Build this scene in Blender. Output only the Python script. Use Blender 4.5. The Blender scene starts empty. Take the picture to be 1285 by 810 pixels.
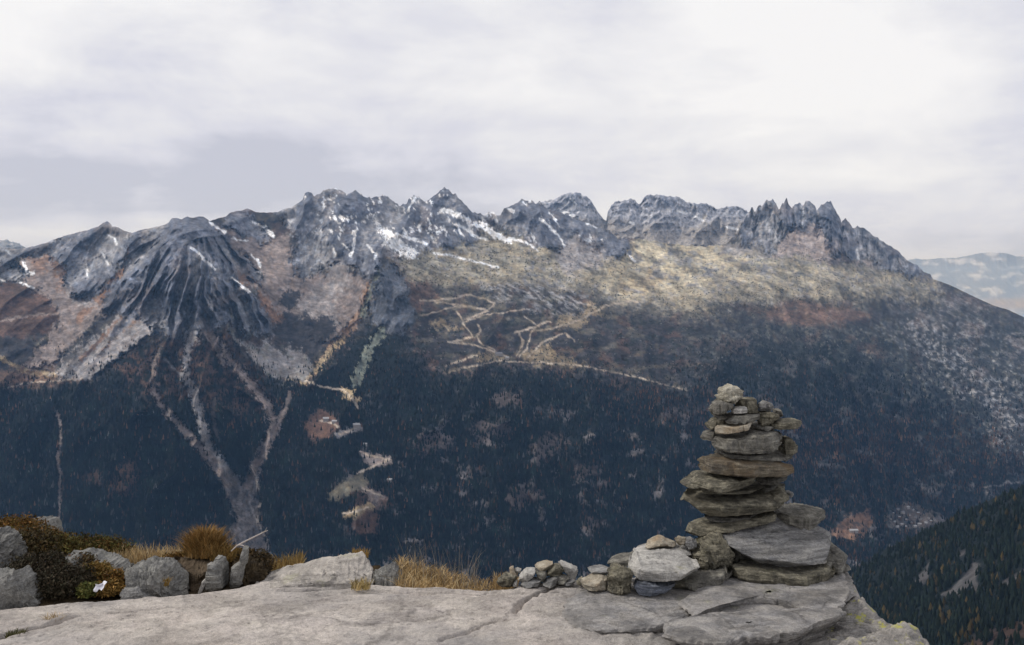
import bpy, bmesh, math, random
import numpy as np
from mathutils import Vector

scene = bpy.context.scene
COL = scene.collection
# ------------------------------------------------------------------ camera
FPX, CX, HY, EYE = 1250.0, 642.5, 365.0, 1.6      # focal length, centre column, horizon row (photo pixels), eye height
cam_data = bpy.data.cameras.new('camera')
cam_data.sensor_width = 36.0
cam_data.lens = 36.0 * FPX / 1285.0
cam_data.shift_y = -(405.0 - HY) / 1285.0
cam_data.clip_start, cam_data.clip_end = 0.1, 80000.0
cam = bpy.data.objects.new('camera', cam_data)
cam.location = (0, 0, EYE)
cam.rotation_euler = (math.radians(90), 0, 0)
COL.objects.link(cam)
scene.camera = cam

# ------------------------------------------------------------------ light
SUN_DIR = Vector((-0.72, 0.10, 0.66)).normalized()          # towards the sun, hidden behind cloud
sun_elev = math.asin(SUN_DIR.z)
sun_az = math.atan2(SUN_DIR.x, SUN_DIR.y)
sd = bpy.data.lights.new('sun', 'SUN')
sd.energy, sd.angle, sd.color = 2.0, math.radians(10), (1.0, 0.95, 0.87)
sun = bpy.data.objects.new('sun', sd)
sun.rotation_euler = (-SUN_DIR).to_track_quat('-Z', 'Y').to_euler()
sun.location = (0, 0, 50)
COL.objects.link(sun)

def N(nt, typ, **kw):
    n = nt.nodes.new(typ)
    for k, v in kw.items():
        if k == 'inp':
            for a, b in v.items():
                n.inputs[a].default_value = b
        else:
            setattr(n, k, v)
    return n

world = bpy.data.worlds.new('World')
scene.world = world
world.use_nodes = True
wt = world.node_tree
wt.nodes.clear()
L = wt.links.new
sky = N(wt, 'ShaderNodeTexSky', sky_type='NISHITA', sun_disc=False, sun_elevation=sun_elev, sun_rotation=sun_az, altitude=2200)
skys = N(wt, 'ShaderNodeVectorMath', operation='SCALE'); skys.inputs['Scale'].default_value = 0.10
L(sky.outputs[0], skys.inputs[0])
tc = N(wt, 'ShaderNodeTexCoord')
def wnoise(scale, loc, detail, rough, dist):
    mp = N(wt, 'ShaderNodeMapping'); mp.inputs['Scale'].default_value = scale; mp.inputs['Location'].default_value = loc
    L(tc.outputs['Generated'], mp.inputs[0])
    n = N(wt, 'ShaderNodeTexNoise'); n.inputs['Scale'].default_value = 1.0; n.inputs['Detail'].default_value = detail
    n.inputs['Roughness'].default_value = rough; n.inputs['Distortion'].default_value = dist
    L(mp.outputs[0], n.inputs[0]); return n
n1 = wnoise((1.5, 1.5, 8.0), (1.9, 8.8, 3.78), 7, 0.5, 0.25)
n2 = wnoise((4.5, 4.5, 10.0), (1.3, 7.7, 0.0), 9, 0.58, 0.35)
mixn = N(wt, 'ShaderNodeMix', data_type='FLOAT'); mixn.inputs[0].default_value = 0.36
L(n1.outputs[0], mixn.inputs[2]); L(n2.outputs[0], mixn.inputs[3])
ramp = N(wt, 'ShaderNodeValToRGB')
L(mixn.outputs[0], ramp.inputs[0])
cr = ramp.color_ramp
cr.elements[0].position, cr.elements[0].color = 0.41, (0.54, 0.55, 0.64, 1)
cr.elements[1].position, cr.elements[1].color = 0.585, (0.89, 0.885, 0.895, 1)
e = cr.elements.new(0.455); e.color = (0.66, 0.665, 0.75, 1)
e = cr.elements.new(0.52); e.color = (0.79, 0.79, 0.825, 1)
mixc = N(wt, 'ShaderNodeMix', data_type='RGBA'); mixc.inputs[0].default_value = 0.96
L(skys.outputs[0], mixc.inputs[6]); L(ramp.outputs[0], mixc.inputs[7])
bg = N(wt, 'ShaderNodeBackground'); bg.inputs[1].default_value = 1.08
L(mixc.outputs[2], bg.inputs[0])
wo = N(wt, 'ShaderNodeOutputWorld'); L(bg.outputs[0], wo.inputs[0])

vs = scene.view_settings
vs.view_transform, vs.look, vs.exposure, vs.gamma = 'Standard', 'None', 0.0, 1.0
vs.use_curve_mapping = False
scene.cycles.use_denoising = True
scene.cycles.max_bounces = 5
scene.cycles.diffuse_bounces = 3
scene.cycles.volume_bounces = 0
scene.cycles.use_adaptive_sampling = False

# ------------------------------------------------------------------ helpers
rng = np.random.default_rng(7)
random.seed(7)
def P(px, py, Y):
    return Vector(((px - CX) / FPX * Y, Y, EYE - (py - HY) / FPX * Y))
def tag(o, label=None, cat=None, group=None, kind=None):
    if label: o['label'] = label
    if cat: o['category'] = cat
    if group: o['group'] = group
    if kind: o['kind'] = kind
    return o
def hash2(i, j, seed):
    with np.errstate(over='ignore'):
        h = (i.astype(np.uint32) * np.uint32(374761393) + j.astype(np.uint32) * np.uint32(668265263) + np.uint32((seed * 2246822519) & 0xffffffff))
        h = (h ^ (h >> np.uint32(13))) * np.uint32(1274126177)
        h = h ^ (h >> np.uint32(16))
    return h
def perlin2(x, y, seed=0):
    x = np.asarray(x, np.float32); y = np.asarray(y, np.float32)
    xi = np.floor(x); yi = np.floor(y)
    fx = x - xi; fy = y - yi
    xi = xi.astype(np.int32); yi = yi.astype(np.int32)
    u = fx * fx * fx * (fx * (fx * 6 - 15) + 10); v = fy * fy * fy * (fy * (fy * 6 - 15) + 10)
    def g(a, b, dx, dy):
        t = hash2(a, b, seed).astype(np.float32) * np.float32(2 * math.pi / 4294967296.0)
        return np.cos(t) * dx + np.sin(t) * dy
    n00 = g(xi, yi, fx, fy); n10 = g(xi + 1, yi, fx - 1, fy)
    n01 = g(xi, yi + 1, fx, fy - 1); n11 = g(xi + 1, yi + 1, fx - 1, fy - 1)
    a = n00 + (n10 - n00) * u; b = n01 + (n11 - n01) * u
    return (a + (b - a) * v) * 1.5
def fbm(x, y, octs=5, seed=0, gain=0.5):
    s = 0; a = 1; t = 0
    for k in range(octs):
        s = s + a * perlin2(x * 2**k, y * 2**k, seed + k * 17); t += a; a *= gain
    return s / t
def ridged(x, y, octs=5, seed=0, gain=0.5):
    s = 0; a = 1; t = 0; w = 1
    for k in range(octs):
        n = 1 - np.abs(perlin2(x * 2**k, y * 2**k, seed + k * 31)) * 1.4
        n = np.clip(n, 0, 1)**2
        s = s + a * n * w; t += a; a *= gain; w = np.clip(n * 1.6, 0, 1)
    return s / t
def smooth(a, b, x):
    t = np.clip((x - a) / (b - a), 0, 1); return t * t * (3 - 2 * t)
def seg_dist(x, y, pts):
    """distance to a polyline and fraction along it"""
    best = np.full(x.shape, 1e9, np.float32); frac = np.zeros(x.shape, np.float32); n = len(pts) - 1
    for k in range(n):
        (ax, ay), (bx, by) = pts[k][:2], pts[k + 1][:2]
        dx, dy = bx - ax, by - ay; l2 = dx * dx + dy * dy + 1e-9
        t = np.clip(((x - ax) * dx + (y - ay) * dy) / l2, 0, 1)
        d = np.hypot(x - ax - t * dx, y - ay - t * dy)
        m = d < best; best = np.where(m, d, best); frac = np.where(m, (k + t) / n, frac)
    return best, frac
def poly_sd(x, y, pts):
    """signed distance to a polygon, positive inside"""
    d, _ = seg_dist(x, y, list(pts) + [pts[0]])
    ins = np.zeros(x.shape, bool); n = len(pts)
    for k in range(n):
        (ax, ay), (bx, by) = pts[k], pts[(k + 1) % n]
        if ay == by: continue
        c = ((ay > y) != (by > y)) & (x < (bx - ax) * (y - ay) / (by - ay) + ax)
        ins ^= c
    return np.where(ins, d, -d)
def mesh_from(name, verts, faces, mat, parent=None, cols=None, smooth_angle=None, flat=False, mats=None, midx=None):
    """verts (n,3); faces (m,3|4) int array"""
    me = bpy.data.meshes.new(name)
    verts = np.ascontiguousarray(verts, np.float32); faces = np.ascontiguousarray(faces, np.int32)
    k = faces.shape[1]
    me.vertices.add(len(verts)); me.vertices.foreach_set('co', verts.ravel())
    me.loops.add(faces.size); me.loops.foreach_set('vertex_index', faces.ravel())
    me.polygons.add(len(faces)); me.polygons.foreach_set('loop_start', np.arange(0, faces.size, k, dtype=np.int32))
    me.update(calc_edges=True)
    me.polygons.foreach_set('use_smooth', np.full(len(faces), not flat, bool))
    if smooth_angle is not None:
        me.set_sharp_from_angle(angle=math.radians(smooth_angle))
    if cols is not None:
        at = me.color_attributes.new('tint', 'FLOAT_COLOR', 'POINT')
        c = np.ones((len(verts), 4), np.float32); c[:, :3] = cols
        at.data.foreach_set('color', c.ravel())
    for m in (mats or [mat]): me.materials.append(m)
    if midx is not None: me.polygons.foreach_set('material_index', np.asarray(midx, np.int32))
    me.validate(verbose=False)
    o = bpy.data.objects.new(name, me); COL.objects.link(o)
    if parent: o.parent = parent
    return o
def grid_faces(nr, nc):
    i = np.arange((nr - 1) * nc).reshape(nr - 1, nc)[:, :-1].ravel()
    return np.stack([i, i + 1, i + nc + 1, i + nc], 1)

# ------------------------------------------------------------------ materials
def tint_material(name, rough=0.9, noise_scale=0.03, noise_amp=0.5, bump=0.0, bump_scale=0.05, bump_dist=8.0, spec=0.2):
    m = bpy.data.materials.new(name); m.use_nodes = True; nt = m.node_tree; nt.nodes.clear(); l = nt.links.new
    at = N(nt, 'ShaderNodeVertexColor', layer_name='tint')
    tc = N(nt, 'ShaderNodeTexCoord')
    nz = N(nt, 'ShaderNodeTexNoise', inp={'Scale': noise_scale, 'Detail': 6.0, 'Roughness': 0.65}); l(tc.outputs['Object'], nz.inputs[0])
    mr = N(nt, 'ShaderNodeMapRange', inp={1: 0.3, 2: 0.7, 3: 1 - noise_amp, 4: 1 + noise_amp}); l(nz.outputs[0], mr.inputs[0])
    mul = N(nt, 'ShaderNodeVectorMath', operation='SCALE'); l(at.outputs[0], mul.inputs[0]); l(mr.outputs[0], mul.inputs['Scale'])
    b = N(nt, 'ShaderNodeBsdfPrincipled', inp={'Roughness': rough, 'Specular IOR Level': spec}); l(mul.outputs[0], b.inputs['Base Color'])
    if bump:
        n2 = N(nt, 'ShaderNodeTexNoise', inp={'Scale': bump_scale, 'Detail': 8.0, 'Roughness': 0.6}); l(tc.outputs['Object'], n2.inputs[0])
        bp = N(nt, 'ShaderNodeBump', inp={'Strength': bump, 'Distance': bump_dist}); l(n2.outputs[0], bp.inputs['Height']); l(bp.outputs[0], b.inputs['Normal'])
    o = N(nt, 'ShaderNodeOutputMaterial'); l(b.outputs[0], o.inputs[0])
    return m
M_TERRAIN = tint_material('mountain_ground', 0.95, 0.028, 0.45, 0.7, 0.03, 14.0, 0.1)
M_TREES = tint_material('conifer_needles', 0.9, 0.05, 0.3, spec=0.1)

# ------------------------------------------------------------------ the mountain facing the viewer
SKY = [(-70,306),(-30,311),(0,310),(8.6,312),(26,313),(34.6,311),(55,306),(69,300.6),(83,295.4),(97,292),(112,288.5),(124,284),(129,280),(135,277.8),(139,281.6),(141,284.7),(148.6,285.6),(155.5,290),(166,292.5),(174.5,289.4),(192,286),(207,282.5),(212.6,278),(215.5,274.4),(221.6,273.6),(227.7,275.6),(235.4,272),(242.3,274),(249,271.3),(257,272.7),(263,278),(269,276),(283,271.8),(290,266.3),(294,265.8),(303.7,264),(310.6,262),(321,266.3),(338,267),(348.6,266.7),(357,262.3),(366,260.6),(373,255.4),(380,251),(382,243.3),(386.7,240.4),(391,241),(394.4,245),(400.5,243.3),(409,237.3),(419,235.2),(426,238),(435.4,243.3),(446.7,238.5),(452,243.3),(456,247.7),(465.7,247.7),(476,246.8),(480.4,244.7),(486.4,246.8),(493,252.8),(502,257.7),(510.6,255.4),(513,249.4),(519,245.6),(526,247.7),(531,252),(536.5,252.8),(541.7,247.7),(550,240.7),(557,236),(562.5,238),(567.6,243.3),(571,243.3),(579.7,252.8),(592,265.8),(600.5,267.5),(607.4,270.5),(614,265.8),(618,265.5),(623,270),(627.7,269.8),(632.8,260.6),(645,257),(655,249.7),(658.8,252),(667.4,252),(671.7,255.4),(677,252.5),(686,261.5),(703.7,266.7),(721,273.6),(736.5,279.6),(750,284.8),(764,289),(778,301),(783,299.5),(800,299),(830,304),(860,308),(890,309),(912,305),(925,296),(933,280),(938,267),(944,261),(947,264),(953,255),(957,256),(962,250),(969,249.5),(974,254),(977.5,262),(981,258),(984.5,256),(987.2,247.5),(990,257),(994,262),(998,255),(1003,252.5),(1006.5,259),(1010,254),(1015.7,250),(1021,256),(1025,264),(1029,257),(1036,253),(1043,254),(1048,261),(1052,270),(1056,279),(1061,274),(1066,279),(1070,287),(1076,284),(1087,288.3),(1101,298.7),(1115.5,307.8),(1126,314.2),(1138.8,327.2),(1151.8,333.7),(1159.6,342),(1167.4,344),(1171,350.5),(1193,358.3),(1219,371),(1245,383),(1266,389.4),(1285,398.5),(1360,428)]
DEPTH = [(-70,800,3250),(300,800,3250),(700,800,3280),(1000,800,3400),(1360,800,4000),(-70,740,3500),(0,740,3500),(200,740,3480),(400,740,3500),(700,740,3550),(900,740,3620),(1060,700,4000),(1110,652,4500),(1285,603,5250),(1360,590,5500),(1285,740,4300),(1360,740,4400),
 (-70,480,4400),(0,480,4380),(140,465,4330),(200,415,4560),(330,470,4480),(400,480,4450),(500,470,4480),(640,455,4700),(800,472,4760),(900,480,4850),(1000,470,5100),(1100,500,5250),(1200,520,5550),(1285,500,6000),
 (0,600,3930),(150,600,3850),(300,610,3900),(400,600,3860),(500,580,3980),(700,580,4050),(900,580,4230),(1000,600,4400),(1200,590,5100),
 (254,327,4950),(215,407,4680),(311,365,5020),(225,300,5350),(240,272,5800),(70,375,5250),(60,430,4780),(130,279,5950),(110,340,5600),(0,311,6000),(0,375,5200),(30,400,4980),(-70,310,6100),
 (350,400,5230),(380,420,5000),(340,440,4760),(420,360,5650),(400,300,6050),(415,236,6600),(310,262,6500),(300,330,5800),(365,345,5700),
 (487,330,5350),(460,390,5200),(440,440,4850),(520,330,5750),(540,380,5300),(557,236,7200),(505,258,6950),(600,300,6500),(560,330,6000),(640,380,5450),(640,420,5000),(655,250,7200),(720,275,7100),(740,320,6500),(700,350,6000),(780,305,6900),
 (800,340,6450),(800,390,5650),(850,307,7300),(930,300,7400),(966,252,7800),(1040,256,7800),(1000,315,7150),(1000,350,6600),(900,350,6300),(900,420,5400),(1000,420,5700),(1100,400,6300),(1110,304,7800),(1170,349,7700),(1230,378,7500),(1285,398,7300),(1360,428,7200),(1200,440,6300),(1360,500,6200)]
def tps_fit(pts):
    p = np.array(pts, float); q = p[:, :2] / 300.0; n = len(q)
    d = np.hypot(q[:, None, 0] - q[None, :, 0], q[:, None, 1] - q[None, :, 1])
    K = d * d * np.log(d + 1e-9) + np.eye(n) * 0.004
    A = np.zeros((n + 3, n + 3)); A[:n, :n] = K; A[:n, n] = 1; A[:n, n + 1:] = q; A[n, :n] = 1; A[n + 1:, :n] = q.T
    s = np.linalg.solve(A, np.concatenate([p[:, 2], np.zeros(3)]))
    def f(x, y):
        x = x / 300.0; y = y / 300.0
        r = s[n] + s[n + 1] * x + s[n + 2] * y
        for k in range(n):
            dd = (x - q[k, 0])**2 + (y - q[k, 1])**2
            r = r + s[k] * 0.5 * dd * np.log(dd + 1e-12)
        return r
    return f
depth_fn = tps_fit(DEPTH)

NC, NR = 1290, 475
cols = np.linspace(-70, 1360, NC)
sx = np.array([p[0] for p in SKY]); sy = np.array([p[1] for p in SKY])
teeth = smooth(360, 400, cols) * smooth(1175, 1140, cols) * (1 + 1.6 * smooth(935, 950, cols) * smooth(1070, 1050, cols))
skyl = np.interp(cols, sx, sy) + 1.3 * fbm(cols / 7.0, cols * 0 + 3.3, 4, 5, .65) * np.where(cols > 1175, 0.5, 1.0) - 2.6 * teeth * (ridged(cols / 9.0, cols * 0 + .7, 3, 6, .6) - .45)
t = np.linspace(0, 1, NR)**1.0
PX = np.repeat(cols[None, :], NR, 0).astype(np.float32)
BOT = 786.0
PY = (skyl[None, :] + t[:, None] * (BOT - skyl[None, :])).astype(np.float32)
# smooth base depth on a coarse lattice
cxs = np.linspace(-75, 1365, 150); cys = np.linspace(225, 800, 80)
gx, gy = np.meshgrid(cxs, cys)
gD = depth_fn(gx, gy)
def bil(px, py, G=gD):
    fx = np.clip((px - cxs[0]) / (cxs[1] - cxs[0]), 0, 148.999); fy = np.clip((py - cys[0]) / (cys[1] - cys[0]), 0, 78.999)
    i = fx.astype(int); j = fy.astype(int); a = fx - i; b = fy - j
    return (G[j, i] * (1 - a) + G[j, i + 1] * a) * (1 - b) + (G[j + 1, i] * (1 - a) + G[j + 1, i + 1] * a) * b
BASE = bil(PX, PY).astype(np.float32)
# warped coordinates for ragged natural edges
WX = PX + 17.0 * fbm(PX / 26, PY / 26, 5, 11, 0.6)
WY = PY + 15.0 * fbm(PX / 26, PY / 26, 5, 12, 0.6)
W2X = PX + 6.5 * fbm(PX / 12, PY / 12, 4, 13, 0.6)
W2Y = PY + 5.5 * fbm(PX / 12, PY / 12, 4, 14, 0.6)
RAG = (fbm(PX / 5, PY / 7, 4, 15, 0.75) + 0.5 * fbm(PX / 2.2, PY / 3.0, 2, 16, 0.8)) / 0.2     # fine raggedness, unit spread

def inside(pts, soft=2.5, fine=False, rag=2.2):
    a = np.array(pts, float); x0, y0 = a.min(0) - 14; x1, y1 = a.max(0) + 14
    m = np.zeros(PX.shape, np.float32)
    c0, c1 = np.searchsorted(cols, [x0, x1])
    if c1 <= c0: return m
    wx, wy = (W2X, W2Y) if fine else (WX, WY)
    X, Yp = wx[:, c0:c1], wy[:, c0:c1]
    sel = (PY[:, c0:c1] > y0) & (PY[:, c0:c1] < y1)
    s = poly_sd(X[sel], Yp[sel], pts) + rag * RAG[:, c0:c1][sel]
    sub = np.zeros(X.shape, np.float32); sub[sel] = smooth(-soft, soft, s)
    m[:, c0:c1] = sub
    return m
def along(pts, w0, w1=None, fine=True, soft=0.7):
    w1 = w0 if w1 is None else w1
    a = np.array(pts, float); mw = max(w0, w1) + 8; x0, y0 = a.min(0) - mw; x1, y1 = a.max(0) + mw
    m = np.zeros(PX.shape, np.float32)
    c0, c1 = np.searchsorted(cols, [x0, x1])
    wx, wy = (PX + .45 * (W2X - PX), PY + .45 * (W2Y - PY)) if fine == 'exact' else (W2X, W2Y) if fine else (WX, WY)
    X, Yp = wx[:, c0:c1], wy[:, c0:c1]
    sel = (PY[:, c0:c1] > y0) & (PY[:, c0:c1] < y1)
    d, f = seg_dist(X[sel], Yp[sel], pts); d = d + 0.13 * max(w0, w1) * RAG[:, c0:c1][sel]
    w = 0.5 * (w0 + (w1 - w0) * f)
    sub = np.zeros(X.shape, np.float32); sub[sel] = 1 - smooth(w - soft, w + soft, d)
    m[:, c0:c1] = sub
    return m

# --- zones of the mountainside (outlines read off the photograph)
ROCKS = [
 [(-70,300),(20,308),(60,302),(97,288),(135,272),(160,286),(166,298),(155,320),(140,345),(125,365),(105,373),(85,365),(78,350),(86,328),(70,330),(55,322),(30,322),(10,328),(-70,330)],
 [(-70,335),(0,332),(22,330),(34,345),(20,352),(0,352),(-70,355)],
 [(165,285),(215,268),(250,265),(263,274),(285,300),(310,328),(330,345),(325,352),(296,338),(300,352),(316,372),(340,400),(345,420),(325,425),(300,410),(280,402),(262,415),(240,420),(215,425),(195,415),(175,402),(150,392),(128,388),(125,375),(150,350),(160,320)],
 [(286,264),(310,256),(335,288),(338,300),(322,303),(300,292),(283,282)],
 [(338,262),(366,254),(382,237),(420,228),(447,232),(480,238),(502,252),(519,240),(557,230),(592,260),(605,262),(600,300),(580,306),(545,312),(520,318),(500,316),(478,325),(470,345),(455,350),(440,330),(425,325),(410,335),(395,345),(375,345),(365,330),(372,300),(360,285)],
 [(605,265),(618,259),(655,243),(677,246),(686,256),(750,280),(781,299),(790,322),(778,330),(752,320),(738,300),(722,296),(708,310),(690,316),(668,304),(640,290),(610,278)],
 [(932,270),(966,244),(987,243),(1046,250),(1057,270),(1087,282),(1126,308),(1167,338),(1173,351),(1140,346),(1110,336),(1095,328),(1070,326),(1045,316),(1030,292),(1015,282),(1003,288),(990,285),(982,300),(972,316),(950,310),(928,304)],
 [(487,326),(500,338),(508,362),(522,398),(500,422),(468,402),(462,385),(470,355)],
]
GULLY_APEX = (250.0, 300.0)
rock = np.zeros(PX.shape, np.float32)
for k, p in enumerate(ROCKS): rock = np.maximum(rock, inside(p, 2.0))
spurrock = inside(ROCKS[2], 6.0)
# relief: gullies and ribs running down the slope
XW = (PX - CX) / FPX * BASE; ZW = (HY - PY) / FPX * BASE
ang = np.arctan2(PX - GULLY_APEX[0], PY - GULLY_APEX[1] + 60)
fan = smooth(150, 60, np.abs(PX - 255)) * smooth(285, 330, PY)
lean = np.where(PX > 850, smooth(850, 1250, PX) * 0.9, 0)
acr = XW + lean * -0.9 * ZW
rib = ridged(acr / 330 + 0.5 * fbm(XW / 400, ZW / 400, 3, 21), ZW / 560, 5, 31, 0.55)
ribf = ridged(ang * 7.0 + 1.1 * fbm(XW / 260, ZW / 260, 4, 22, .6), ZW / 500, 5, 41, 0.6)
rib = rib * (1 - fan) + ribf * fan
rib_g = ridged(acr / 330 + 0.5 * fbm(XW / 400, ZW / 400, 3, 21), ZW / 560, 3, 31, 0.42) * (1 - fan) + ridged(ang * 7.0 + 1.1 * fbm(XW / 260, ZW / 260, 3, 22, .5), ZW / 500, 3, 41, 0.42) * fan
crag = ridged(acr / 120, ZW / 170, 5, 51, 0.6)
fine_rib = ridged((acr + 30 * fbm(XW / 90, ZW / 90, 3, 23)) / 48, ZW / 100, 4, 52, 0.65)
fine_f = ridged(ang * 27 + 2.2 * fbm(XW / 130, ZW / 130, 4, 24, .6), ZW / 110, 4, 53, 0.65)
fine_rib = fine_rib * (1 - fan) + fine_f * fan
hum = fbm(XW / 160, BASE / 260 + ZW / 220, 6, 61, 0.55)
big = fbm(XW / 900, ZW / 700 + 4, 3, 71)

C = lambda *a: np.array(a, np.float32)
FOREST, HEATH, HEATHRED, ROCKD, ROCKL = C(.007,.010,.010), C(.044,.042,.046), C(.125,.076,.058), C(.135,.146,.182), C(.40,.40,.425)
SCREE, SCREEW, GOLD, OLIVE, STRAW, SNOW, TRACK, ORANGE, PALEG = C(.295,.28,.285), C(.26,.218,.205), C(.38,.30,.19), C(.19,.175,.135), C(.47,.415,.305), C(.82,.84,.88), C(.43,.37,.31), C(.20,.12,.08), C(.22,.24,.20)
K = np.zeros(PX.shape + (3,), np.float32)
def put(mask, colour, s=1.0):
    global K
    m = np.clip(mask * s, 0, 1)[..., None]
    K = K * (1 - m) + colour * m
n_a = fbm(PX / 14, PY / 10, 5, 81, 0.6); n_b = fbm(PX / 40, PY / 30, 4, 82); n_c = fbm(PX / 6, PY / 5, 4, 83, 0.65)
n_s = fbm((PX + 0.7 * PY) / 18, (PY - 0.5 * PX) / 5, 4, 84, 0.6)     # banding that dips to the right
put(np.ones(PX.shape), HEATH)
put(smooth(-0.1, 0.35, n_a), OLIVE * 0.7, 0.55); put(smooth(0.0, 0.4, n_b), HEATHRED, 0.5)
# left bowl and hill
put(inside([(-70,345),(0,352),(40,355),(75,392),(70,410),(40,425),(0,430),(-70,430)]), HEATHRED * 0.8, 0.8)
put(inside([(-70,410),(20,425),(60,440),(60,455),(20,470),(-70,472)]), HEATH * 1.1)
put(along([(-70,402),(0,402),(40,396),(72,393)], 3), SCREEW, 0.8)
put(inside([(30,318),(60,325),(80,345),(88,368),(105,378),(130,375),(150,350),(163,310),(172,310),(165,335),(150,365),(130,395),(105,420),(85,440),(60,455),(20,468),(35,455),(55,430),(70,410),(72,395),(55,370),(28,350)]), SCREEW * 0.85)
put(inside([(40,322),(66,326),(60,340),(42,340)]) + inside([(72,330),(86,326),(80,345),(76,365),(70,352)]), ORANGE * 1.1, 0.75)
put(along([(166,312),(158,335),(145,352),(128,372),(112,388),(98,402)], 5, 9), ORANGE * 1.15, 0.8)
put(along([(86,350),(88,372),(100,382),(120,382)], 5, 7), SCREE, 0.7)
put(along([(0,450),(20,462),(40,468),(70,470)], 6, 8), GOLD * 0.8, 0.7)
put(inside([(-70,462),(0,464),(50,468),(110,476),(90,486),(0,492),(-70,494)]), ORANGE * 0.8 + HEATH * 0.3, 0.7)
put(inside([(204,368),(203,402),(192,416),(160,438),(131,459),(112,476),(84,480),(60,470),(80,452),(105,430),(125,425),(140,405),(170,385),(190,372)]), SCREE * 0.8)
for a, b, c in [((150,398),(100,452),ORANGE), ((165,405),(118,455),SCREEW), ((178,395),(130,440),ORANGE * 1.2), ((140,392),(80,455),HEATH), ((170,392),(140,420),ROCKD), ((190,385),(150,425),SCREEW*1.1)]:
    put(along([a, ((a[0]+b[0])/2+4, (a[1]+b[1])/2), b], 3.5, 6), c, 0.75)
# right bowl
put(inside([(266,280),(300,292),(322,303),(345,300),(360,292),(368,330),(378,345),(405,345),(428,328),(445,350),(468,348),(462,385),(440,415),(420,432),(395,425),(380,395),(345,395),(328,372),(312,352),(330,345),(300,320)]), SCREEW * 0.8)
put(along([(425,330),(420,360),(400,385)], 26, 40, False), SCREE * 0.85, 0.7)
put(along([(280,328),(296,345),(312,352)], 12, 8), ORANGE, 0.7)
put(inside([(318,362),(335,372),(350,392),(352,408),(335,402),(322,385)]), ORANGE * 1.05, 0.8)
put(inside([(355,365),(376,365),(378,385),(362,388),(350,378)]) + inside([(340,412),(360,398),(400,395),(425,405),(420,425),(395,445),(370,445),(350,430)]), HEATH * 0.85)
put(along([(462,360),(456,390),(438,415),(415,440),(400,456),(386,478)], 10, 8), ORANGE * 1.2 + GOLD * 0.2, 0.75)
put(along([(430,425),(410,446),(396,462),(380,478)], 6, 9), GOLD * 1.1, 0.85)
put(inside([(279,387),(299,400),(294,420),(324,440),(330,425),(349,440),(361,450),(359,435),(386,450),(392,464),(381,478),(359,476),(337,473),(324,457),(297,427),(290,415)]), SCREE * 0.85)
put(inside([(352,462),(388,460),(382,477),(356,475)]), GOLD * 0.9 + PALEG * 0.2, 0.7)
# upper meadow bench
meadow = inside([(495,322),(545,311),(600,298),(640,292),(700,314),(750,324),(792,318),(800,295),(850,300),(905,302),(940,305),(1000,316),(1060,326),(1120,338),(1180,350),(1165,372),(1100,372),(1050,378),(950,380),(880,388),(800,392),(755,378),(720,366),(660,356),(600,360),(540,362),(508,350)], 15, False, 5)
n_m = fbm(PX / 55, PY / 18, 5, 87, .55)
put(meadow, OLIVE * 1.2 + SCREE * .12); put(meadow * smooth(-0.15, 0.25, n_m), STRAW * 0.62 + HEATHRED * .1, 0.75)
put(meadow * smooth(0.12, 0.36, .4 * n_s + .6 * n_c + .6 * n_b) , ROCKD * .9, 0.65); put(meadow * smooth(0.12, 0.30, n_c - .3 * n_m), SCREE * 1.15, 0.55)
sunny = inside([(785,312),(800,300),(850,304),(930,310),(1000,325),(1060,335),(1040,350),(960,352),(880,366),(800,385),(755,372),(770,340)], 12)  # patch where sunlight through the clouds is painted into the meadow colour
put(sunny * smooth(-0.30, 0.10, n_m - .3 * n_c) * (.35 + .65 * np.exp(-((PX - 815) / 75)**2 - ((PY - 325) / 32)**2)), STRAW * 1.2, 0.9)  # straw brightened to stand in for sunlight, strongest at the centre
put(inside([(800,300),(840,304),(830,318),(800,325),(785,345),(778,335),(790,320)], 4), STRAW * 1.2, 0.8)  # brightest core of the painted sunlight
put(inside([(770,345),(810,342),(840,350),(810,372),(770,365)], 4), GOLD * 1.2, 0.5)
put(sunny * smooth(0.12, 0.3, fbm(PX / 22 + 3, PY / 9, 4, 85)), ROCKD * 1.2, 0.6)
# foot of the pinnacles, scree aprons
put(inside([(985,300),(995,285),(1012,280),(1026,290),(1042,316),(1070,328),(1100,334),(1050,332),(1000,322),(972,318)]), SCREEW * 0.95 + SCREE * 0.2)
put(inside([(905,308),(925,300),(950,310),(975,318),(940,322),(905,320)]), SCREE, 0.8)
put(inside([(690,316),(708,310),(722,296),(738,300),(752,320),(778,330),(760,345),(730,350),(705,335)]), SCREE * 0.9 + SCREEW * 0.1, 0.9)
put(inside([(725,340),(790,325),(800,345),(770,360),(740,360)]), STRAW * 0.7, 0.8)
# middle bench: dark heath cut by pale pistes
mid = inside([(500,352),(560,358),(640,362),(720,370),(760,385),(830,395),(890,410),(900,470),(860,490),(790,476),(700,462),(600,462),(540,472),(510,440),(520,400)], 7)
put(mid, HEATH * 0.9, 0.85); put(mid * smooth(0.0, 0.35, n_a), FOREST * 2.5, 0.7); put(mid * smooth(0.1, 0.35, fbm(PX/22, PY/16, 4, 86)), HEATHRED * 0.8, 0.6)
put(mid * smooth(415, 372, PY + 50 * n_b) * smooth(-0.05, 0.25, n_c + .5 * n_a), OLIVE * 1.0, 0.45)
put(mid * smooth(0.12, 0.3, fbm(PX / 34 + 8, PY / 12, 4, 88, .6)), OLIVE * .7 + GOLD * .08, .35)
put(inside([(598,352),(700,352),(740,380),(745,392),(700,400),(660,385),(620,372)], 6) * smooth(-0.1, 0.2, n_s), ROCKL * 0.8, 0.7)
put(inside([(505,348),(545,356),(548,372),(525,392),(505,372)]), HEATHRED * 0.9, 0.7)
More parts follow.
